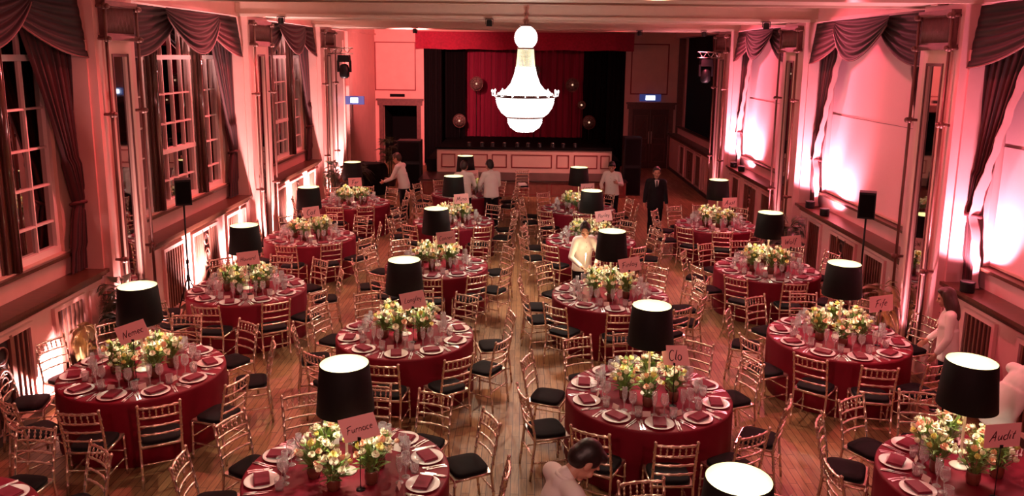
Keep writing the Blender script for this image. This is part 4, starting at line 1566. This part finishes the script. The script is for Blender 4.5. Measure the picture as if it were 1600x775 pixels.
def person(loc, yaw, H, label, lean=0, head=(0, 0), arms=None, legs=None, top='shirt', bottom='trousers', hair='short', hairm='hair', hem=.80, sex='m', tuck=False, apart=.10, side_lean=0, finevox=.0075):
    k = H / 1.75
    root = empty('person', loc, label, 'person', rz=R(yaw))
    HIP = Vector((0, 0, .93))
    LM = Matrix.Rotation(R(side_lean), 3, 'Y') @ Matrix.Rotation(R(-lean), 3, 'X')

    def up(p):
        p = Vector(p)
        t = max(0, min(1, (p.z - .88) / .22))
        a = Matrix.Rotation(R(side_lean * t), 3, 'Y') @ Matrix.Rotation(R(-lean * t), 3, 'X')
        return HIP + a @ (p - HIP)
    sh = .182 if sex == 'm' else .162
    A = dict(l=((-.245, -.02, 1.15), (-.245, .06, .90)), r=((.245, -.02, 1.15), (.245, .06, .90)))
    if arms:
        A.update(arms)
    Lg = dict(l=((-apart, .01, .50), (-apart, -.03, .085)), r=((apart, .01, .50), (apart, -.03, .085)))
    if legs:
        Lg.update(legs)
    hp = up((0, .01, 1.50))
    HM = Matrix.Rotation(R(head[1]), 3, 'Z') @ Matrix.Rotation(R(side_lean), 3, 'Y') @ Matrix.Rotation(R(-lean - head[0]), 3, 'X')
    hf = lambda p: hp + HM @ (Vector(p) * 1.12 - Vector((0, 0, .008)))

    def torso(mb, g, low=.80, collar=False):
        s0 = len(mb.v)
        cw = 1 if sex == 'm' else .9
        mb.ell((0, -.005, .94), (.158 * (1.0 if sex == 'm' else 1.03) + g, .108 + g, .13 + g), 18, 12)
        mb.ell((0, .0, 1.10), (.138 * cw + g, .098 + g, .17 + g), 18, 12)
        mb.ell((0, .005, 1.28), (.163 * cw + g, .108 + g, .19 + g), 18, 12)
        mb.caps((-sh + .02, -.012, 1.425), .058 + g, (sh - .02, -.012, 1.425), .058 + g)
        mb.caps((0, -.02, 1.44), .075 + g * .6, (0, -.01, 1.49), .054 + g * .6)
        if sex == 'f':
            for sx in (-1, 1):
                mb.ell((sx * .066, .070, 1.275), (.066 + g, .048 + g, .07 + g), 12, 8)
        mb.xf(up, s0)

    def arm(mb, g, upto=1.0, cuff=0):
        for sd, sx in (('l', -1), ('r', 1)):
            e, w = Vector(A[sd][0]), Vector(A[sd][1])
            s_ = up((sx * (sh + .005), -.012, 1.42))
            mb.caps(s_, .052 + g, s_.lerp(e, .5), .046 + g)
            mb.caps(s_.lerp(e, .5), .046 + g, e, .039 + g)
            mb.caps(e, .039 + g, e.lerp(w, .4), .037 + g)
            q = e.lerp(w, upto)
            mb.caps(e.lerp(w, .4), .037 + g, q, .027 + g + cuff)

    def leg(mb, g, upto=1.0, low=.085):
        for sd, sx in (('l', -1), ('r', 1)):
            kn, an = Vector(Lg[sd][0]), Vector(Lg[sd][1])
            hj = Vector((sx * .088, -.005, .90))
            mb.caps(hj, .088 + g, hj.lerp(kn, .5), .074 + g)
            mb.caps(hj.lerp(kn, .5), .074 + g, kn, .054 + g)
            mid = kn.lerp(an, .35) + Vector((0, -.015, 0))
            mb.caps(kn, .054 + g, mid, .056 + g)
            mb.caps(mid, .056 + g, kn.lerp(an, upto), .036 + g * 1.4)
            if g == 0:
                mb.caps(an, .036, an + Vector((0, -.02, -.045)), .034)
                mb.caps(an + Vector((0, -.02, -.045)), .034, an + Vector((0, .13, -.06)), .022)

    body = MB()
    torso(body, 0)
    arm(body, 0)
    leg(body, 0)
    for sd, sx in (('l', -1), ('r', 1)):
        e, w = Vector(A[sd][0]), Vector(A[sd][1])
        d = (w - e).normalized()
        pn = Vector(A[sd][2]) if len(A[sd]) > 2 else Vector((-sx, 0, 0))
        cu = A[sd][3] if len(A[sd]) > 3 else .45
        s0 = len(body.v)
        # thumb points forward / up : choose the side so that x has a positive dot with forward+up
        dd, nn = d, (pn - d * pn.dot(d)).normalized()
        side = 1 if dd.cross(nn).dot(Vector((0, 1, .4))) > 0 else -1
        hand(body, w + d * .03, d, pn, side, cu)
    # neck and head with a face
    body.caps(up((0, -.012, 1.47)), .056 if sex == 'm' else .047, hf((0, -.005, .05)), .054 if sex == 'm' else .045)
    s0 = len(body.v)
    body.ell((0, -.005, .145), (.074, .094, .105), 18, 14)
    body.ell((0, .030, .085), (.056, .060, .065), 16, 10)
    body.ell((0, .068, .040), (.026, .022, .022), 10, 8)                      # chin
    body.caps((0, .086, .135), .011, (0, .106, .100), .0155, 10)              # nose
    body.ell((0, .092, .099), (.019, .012, .010), 10, 6)
    body.caps((-.042, .076, .160), .012, (.042, .076, .160), .012, 8)         # brow
    for sx in (-1, 1):
        body.ell((sx * .040, .068, .098), (.022, .02, .024), 10, 8)           # cheek
        body.ell((sx * .078, -.008, .120), (.011, .022, .034), 10, 8)         # ear
    body.caps((-.018, .084, .066), .009, (.018, .084, .066), .009, 8)         # lips
    body.xf(hf, s0)
    body.xf(lambda v: v * k)
    bo = link('body', remeshed(body, 'body', M['skin'], finevox, 3), root)
    ey = MB()
    for sx in (-1, 1):
        ey.ell((sx * .032, .079, .137), (.014, .010, .0075), 10, 8)
    ey.xf(lambda v: hf(v) * k)
    link('eyes', ey.mesh('eyes', M['eye']), root)
    lp = MB().caps((-.020, .0905, .0665), .0055, (.020, .0905, .0665), .0055, 8)
    lp.xf(lambda v: hf(v) * k)
    link('lips', lp.mesh('lips', M['lip']), root)

    # hair
    hr = MB()
    hr.ell((0, -.022, .168), (.084, .096, .098), 22, 14)
    hr.ell((0, -.045, .125), (.078, .075, .085), 18, 12)
    if hair == 'short':
        hr.ell((.015, .035, .222), (.062, .055, .035), 14, 8)
        for sx in (-1, 1):
            hr.ell((sx * .070, .012, .165), (.014, .032, .042), 10, 8)
    elif hair == 'bun':
        hr.ell((0, -.03, .262), (.05, .05, .045), 14, 10)
        hr.ell((0, -.035, .16), (.092, .10, .105), 18, 12)
        for sx in (-1, 1):
            hr.ell((sx * .066, .025, .175), (.02, .04, .05), 10, 8)
    elif hair == 'long':
        hr.ell((0, -.06, .02), (.095, .06, .19), 18, 14)
        for sx in (-1, 1):
            hr.ell((sx * .074, -.01, .08), (.024, .05, .15), 12, 10)
        hr.ell((0, .02, .225), (.07, .06, .04), 12, 8)
    hr.xf(lambda v: hf(v) * k)
    link('hair', remeshed(hr, 'hair', M[hairm], .008, 3), root)

    # clothes
    tp = MB()
    torso(tp, .015)
    arm(tp, .013, .93, .006)
    s0 = len(tp.v)
    if hem < .9:      # loose hem over the trousers
        prof = [(.186, hem), (.192, hem + .02), (.185, .94), (.172, 1.10), (.175, 1.22)]
        tp.lathe(prof, 24)
        tp.xf(lambda v: up(Vector((v.x * (1.04 if sex == 'm' else 1.02), v.y * .76, v.z))), s0)
    tp.xf(lambda v: v * k)
    name = 'jacket' if top == 'suit' else 'shirt'
    link(name, remeshed(tp, name, M['suit'] if top == 'suit' else M['shirt'], .013, 9), root)
    # collar ring
    cl = MB()
    pts = []
    for q in range(20):
        a = 2 * pi * q / 20
        pts.append(up((.066 * sin(a), -.012 + .060 * cos(a), 1.482 - .022 * (cos(a) > .5))))
    cl.tube(pts, .016, 6, closed=True)
    cl.xf(lambda v: v * k)
    link('collar', cl.mesh('collar', M['shirt']), root)
    if top == 'suit':
        v_ = MB()
        v_.grid(lambda u, v: up(((u - .5) * .11 * (1 - v) , .128 + .012 * (1 - v) - .02 * abs(u - .5) - .05 * max(0, .35 - v), 1.47 - .27 * v)), 4, 10)
        v_.xf(lambda v: v * k)
        link('shirt_front', v_.mesh('shirt_front', M['shirt']), root)
        t_ = MB()
        t_.grid(lambda u, v: up(((u - .5) * (.028 + .02 * v), .141 + .004 - .05 * max(0, .35 - v), 1.462 - .25 * v)), 2, 8)
        t_.xf(lambda v: v * k)
        link('necktie', t_.mesh('necktie', M['suit']), root)
    else:
        bt = MB()
        for j in range(6):
            z = 1.42 - j * .085
            p = up((0, .122 + (.008 if .98 < z < 1.38 else -.004), z))
            bt.ell(p, .006, 8, 5)
        bt.xf(lambda v: v * k)
        link('buttons', bt.mesh('buttons', M['trousers']), root)
    tr = MB()
    s0 = len(tr.v)
    tr.ell((0, -.005, .93), (.168, .118, .12), 18, 12)
    leg(tr, .016, .97)
    tr.xf(lambda v: v * k)
    link('trousers', remeshed(tr, 'trousers', M[bottom], .012, 3), root)
    for sd in ('l', 'r'):
        an = Vector(Lg[sd][1])
        so = MB()
        so.caps(an + Vector((0, -.03, -.040)), .043, an + Vector((0, .05, -.044)), .041)
        so.caps(an + Vector((0, .05, -.048)), .036, an + Vector((0, .15, -.058)), .027)
        so.xf(lambda v: Vector((v.x, v.y, max(v.z, .002 + max(0, an.z - .085)))) * k)
        link('shoe', so.mesh('shoe', M['shoe']), root)
    return root


FL = .002
# man in the black suit walking towards the camera
person((3.27, 19.05, FL), 178, 1.80, 'person in black suit and tie walking up the right aisle', top='suit', hem=.76, head=(2, 0),
       arms=dict(l=((-.235, -.03, 1.15), (-.26, .05, .90)), r=((.235, -.06, 1.15), (.26, -.02, .91))),
       legs=dict(l=((-.09, .06, .50), (-.07, -.02, .085)), r=((.10, .02, .50), (.09, -.16, .11))))
# waiter leaning over the far end of the left wall row
person((-3.22, 21.0, FL), 72, 1.83, 'person in white shirt and black trousers reaching towards far left table', lean=14, head=(8, 0), hem=.84, hairm='hairbrown',
       arms=dict(l=((-.26, .22, 1.12), (-.22, .45, 1.02)), r=((.25, .26, 1.13), (.20, .50, 1.02))))
# two waiters side by side before the stage
person((-1.50, 19.66, FL), 4, 1.80, 'person in white shirt seen from behind, left of two by the stage', lean=4, head=(12, -20), hem=.86,
       arms=dict(l=((-.26, .10, 1.16), (-.20, .30, 1.08)), r=((.27, .08, 1.15), (.24, .28, 1.05))))
person((-.80, 19.74, FL), 24, 1.82, 'person in white shirt turned left, right of two by the stage', lean=6, head=(14, 10), hem=.86,
       arms=dict(l=((-.25, .16, 1.14), (-.16, .36, 1.02)), r=((.26, .14, 1.13), (.20, .36, 1.0))))
# waiter by the right aisle near the stage, looking down
person((2.36, 20.5, FL), 158, 1.75, 'person in white shirt standing behind last table of right aisle row', lean=5, head=(22, 10), hem=.86,
       arms=dict(l=((-.28, .05, 1.16), (-.22, .24, 1.22)), r=((.27, .10, 1.14), (.18, .30, 1.05))))
# waiter lighting a candle between the tables
person((1.06, 13.42, FL), 196, 1.64, 'person in buttoned white shirt bowing over a flame between right aisle tables', lean=13, head=(16, -24), hem=.80, hair='bun', sex='f',
       arms=dict(l=((-.27, .20, 1.12), (-.13, .40, 1.02), (.3, 0, -1), .7), r=((.28, .16, 1.10), (.16, .38, .98), (-.6, 0, .8), .8)))
# woman with long hair by the right wall
person((5.42, 9.55, FL), 66, 1.63, 'person with long brown hair, white shirt and black trousers by right wall', lean=3, head=(14, -8), hem=.78, hair='long', hairm='hairbrown', sex='f',
       arms=dict(l=((-.24, .03, 1.13), (-.21, .14, .91)), r=((.24, .05, 1.13), (.19, .22, .97))), apart=.085)
# waiter at the right edge, cut by the frame
person((4.90, 7.60, FL), -78, 1.72, 'person in white shirt bending away at the right edge of frame', lean=38, head=(20, 0), hem=.80,
       arms=dict(l=((-.26, .62, 1.12), (-.20, .72, .92)), r=((.26, .62, 1.12), (.20, .74, .92))))
# waiter bending in the foreground
person((.19, 5.06, FL), -66, 1.84, 'person in white shirt bending over the nearest right aisle table', lean=17, head=(38, -6), hem=.82,
       arms=dict(l=((-.27, .36, 1.10), (-.16, .60, .98)), r=((.26, .36, 1.09), (.16, .62, .96))), finevox=.006)

# the lit taper in the bowing waiter's hands
tp = empty('lit_taper', (1.08, 13.01, .96), 'small lit taper held by the bowing waiter', 'candle')
link('taper', MB().tube([(0, 0, 0), (.01, -.02, .15)], .006, 8).mesh('taper', M['candle']), tp)
link('flame', MB().lathe([(.001, .15), (.012, .168), (.009, .19), (0, .215)], 10, (.01, -.02, 0)).mesh('taper_flame', M['flame']), tp)
point('taper_light', (1.09, 12.92, 1.14), 7, (1, .72, .38), .03)


# ================================================================== PLANTS
def frond(mb, base, a, L, el, droop, w, n=16, rnd=random):
    pts = []
    for k in range(n + 1):
        t = k / n
        r_ = L * t * cos(el) * (1 - .12 * t)
        z = L * t * sin(el) - droop * t * t * L
        pts.append(Vector((base[0] + r_ * cos(a), base[1] + r_ * sin(a), base[2] + z)))
    mb.tube(pts, [.009 * (1 - .8 * k / n) for k in range(n + 1)], 5, caps=False)
    for k in range(3, n + 1):
        p = pts[k]
        t = (pts[k] - pts[k - 1]).normalized()
        sd = t.cross(Vector((0, 0, 1)))
        if sd.length < .01:
            sd = Vector((1, 0, 0))
        sd.normalize()
        ll = 1.25 * w * sin(pi * (.15 + .8 * k / n)) + .05
        for s_ in (-1, 1):
            d = (sd * s_ * .8 + t * .65 + Vector((0, 0, -.25))).normalized()
            q = p + d * ll
            nrm = t * .0085
            m_ = p.lerp(q, .5)
            mb._add([p, m_ + nrm, q, m_ - nrm], [(0, 1, 2, 3)], False)


def palm(loc, h, n, L, label, seed, cat='plant', mleaf='leafdark', pot=True, spread=1.0, xlim=None):
    rnd = random.Random(seed)
    o = empty('potted_palm', loc, label, cat)
    if pot:
        link('planter', MB().lathe([(.15, 0), (.17, .02), (.21, .32), (.225, .34), (.225, .38), (.2, .38), (.19, .34), (0, .34)], 24).mesh('planter', M['pot']), o)
    fm = MB()
    for k in range(4):
        a = k * 1.7 + rnd.random()
        fm.tube([(.04 * cos(a), .04 * sin(a), .33), (.06 * cos(a), .06 * sin(a), .33 + (h - .33) * .8)], .014, 6)
    for k in range(n):
        a = k * 2.399 + rnd.uniform(-.3, .3)
        t = k / n
        z = .45 + (h - .45) * rnd.uniform(.25, 1)
        frond(fm, (.03 * cos(a), .03 * sin(a), z), a, L * rnd.uniform(.75, 1.1) * spread, rnd.uniform(.25, 1.2), rnd.uniform(.5, 1.0), .17 * min(1, L / .6), 26, rnd)
    if xlim:
        # fronds stay clear of the wall: fold them forward
        fm.xf(lambda v: Vector((max(v.x, xlim[0] - loc[0]), v.y, v.z)) if xlim[0] is not None else Vector((min(v.x, xlim[1] - loc[0]), v.y, v.z)))
    link('fronds', fm.mesh('fronds', M[mleaf]), o)
    return o


M['leafgold'] = mat('uplit_gold_fronds', (.20, .13, .05), .5, noise=.3, nscale=8)  # gold tint puts the uplight into the frond colour
palm((-5.5, 10.35, 0), 1.25, 34, .52, 'bushy dark palm in a planter below first left pier', 3, xlim=(-5.76, None))
palm((-5.70, 9.66, 0), .95, 16, .24, 'arching palm tinted gold as lit by the first left uplight', 5, mleaf='leafgold', xlim=(-5.78, None))
palm((5.4, 15.6, 0), 1.2, 26, .66, 'dark leafy palm in front of the second right pier', 8, xlim=(None, 5.68))
palm((5.52, 11.62, 0), 1.1, 22, .46, 'golden arching palm beside the first right pier mirror', 9, mleaf='leafgold', xlim=(None, 5.66))
palm((-5.3, 21.9, 0), 1.35, 26, .8, 'dark palm at the foot of the third left pier', 12, xlim=(-5.6, None))
palm((-5.2, 24.1, 0), 1.1, 22, .7, 'spiky dark palm before the far left wall panel', 14, xlim=(-5.9, None))
palm((-4.55, 26.6, 0), 1.6, 24, .75, 'tall potted palm beside the open left doorway', 16)


# ================================================================== SPEAKERS ON STANDS
def stand_speaker(loc, rz, hp, label):
    o = empty('speaker_stand', loc, f'black tripod speaker stand {label}', 'speaker stand', rz=rz)
    link('stand_pole', MB().tube([(0, 0, .1), (0, 0, 1.0)], .019, 10).tube([(0, 0, 1.0), (0, 0, hp)], .0155, 10).mesh('stand_pole', M['blackmetal']), o)
    link('stand_collar', MB().tube([(0, 0, .72), (0, 0, .80)], .03, 10).tube([(0, 0, 1.0), (0, 0, 1.06)], .027, 10).mesh('stand_collar', M['blackplastic']), o)
    for j in range(3):
        a = 2 * pi * j / 3 + .5
        l = link('leg', MB().tube([(.02 * cos(a), .02 * sin(a), .74), (.26 * cos(a), .26 * sin(a), .02)], .012, 7).tube([(.02 * cos(a), .02 * sin(a), .32), (.145 * cos(a), .145 * sin(a), .36)], .008, 6).mesh('leg', M['blackmetal']), o)
        link('rubber_foot', MB().ell((.26 * cos(a), .26 * sin(a), .02), .02, 8, 6).mesh('rubber_foot', M['blackplastic']), l)
    q = empty('loudspeaker', (loc[0], loc[1], loc[2] + hp), f'small black loudspeaker on a pole {label}', 'loudspeaker', rz=rz)
    link('cabinet', MB().box((0, 0, .21), (.25, .25, .42), taper=.98).mesh('cabinet', M['blackplastic']), q)
    link('speaker_grille', MB().bx(-.105, .105, -.14, -.125, .03, .39).mesh('speaker_grille', M['black']), q)
    return q


stand_speaker((-5.55, 12.55, 0), R(25), 2.00, 'by the first left pier')
stand_speaker((5.48, 12.35, 0), R(-25), 1.98, 'by the first right pier')

# ================================================================== LIGHT
def pb(i, tgt, e, col, size, bl=.9):
    x, y, z = par[i]
    spot('par_can_beam', (x, y - .02, z - .1), tgt, e, col, size, bl, .08)


RED, ROSE, WARM = (1, .14, .15), (1, .13, .19), (1, .74, .48)
pb(0, (-5.5, 8.5, 1.6), PAR_E, RED, 110)
pb(0, (-5.9, 14.2, 2.5), PAR_E * .0 + 1, RED, 80)
pb(1, (-2.2, 8.0, 0), PAR_E * .7, WARM, 120)
pb(2, (2.2, 8.0, 0), PAR_E * .7, (1, .55, .40), 120)
pb(3, (5.8, 8.5, 2.0), PAR_E * 1.0, ROSE, 110)
pb(4, (-5.9, 13.0, 2.0), PAR_E, RED, 120)
pb(4, (-5.0, 16.0, 0), PAR_E * .5, RED, 120)
pb(5, (0, 13.0, 0), PAR_E * .8, WARM, 125)
pb(6, (6.2, 13.0, 2.6), PAR_E * 1.1, ROSE, 125)
pb(6, (3.6, 14.0, 0), PAR_E * .7, ROSE, 120)
pb(7, (-5.0, 31.8, 3.6), PAR_E * 14, (1, .26, .25), 55)
pb(7, (-5.9, 19.5, 2.2), PAR_E * 1.2, RED, 120)
pb(7, (-.5, 34.3, 2.2), PAR_E * .9, RED, 50)
pb(8, (.5, 34.3, 2.2), PAR_E * .9, RED, 50)
pb(8, (0, 26.5, .9), PAR_E * 2.2, (1, .38, .32), 60)
pb(9, (6.2, 19.5, 2.6), PAR_E * 1.1, ROSE, 125)
pb(9, (3.5, 26, 0), PAR_E * .9, ROSE, 80)
# added fill: unseen pink spots behind the viewer, without fixtures
for k, x in enumerate((-4.5, 4.5)):
    spot('added_fill', (x * .3, -.6, 5.3), (x * .4, 9.0, .8), FILL_C, (1, .55, .46), 75, .9, .2)
    spot('added_fill', (-x * .4, -.6, 5.3), (x * 1.25, 10.5, 3.0), FILL_E, [(1, .24, .23), (1, .22, .25)][k], 52, .9, .2)
point('chandelier_light', (.02, 14.0, 3.05), CHAND_E, (1, .80, .66), .25)

w = bpy.data.worlds.new('world')
SC.world = w
w.use_nodes = True
w.node_tree.nodes['Background'].inputs[0].default_value = (.55, .08, .07, 1)
w.node_tree.nodes['Background'].inputs[1].default_value = WORLD_E

vs = SC.view_settings
vs.view_transform = 'Standard'
vs.look = 'None'
vs.gamma = 1
vs.use_curve_mapping = False
vs.exposure = EXPO
try:
    SC.cycles.use_denoising = True
    SC.cycles.max_bounces = 8
    SC.cycles.transparent_max_bounces = 16
    SC.cycles.sample_clamp_indirect = 6
    SC.cycles.caustics_reflective = False
    SC.cycles.caustics_refractive = False
except Exception:
    pass
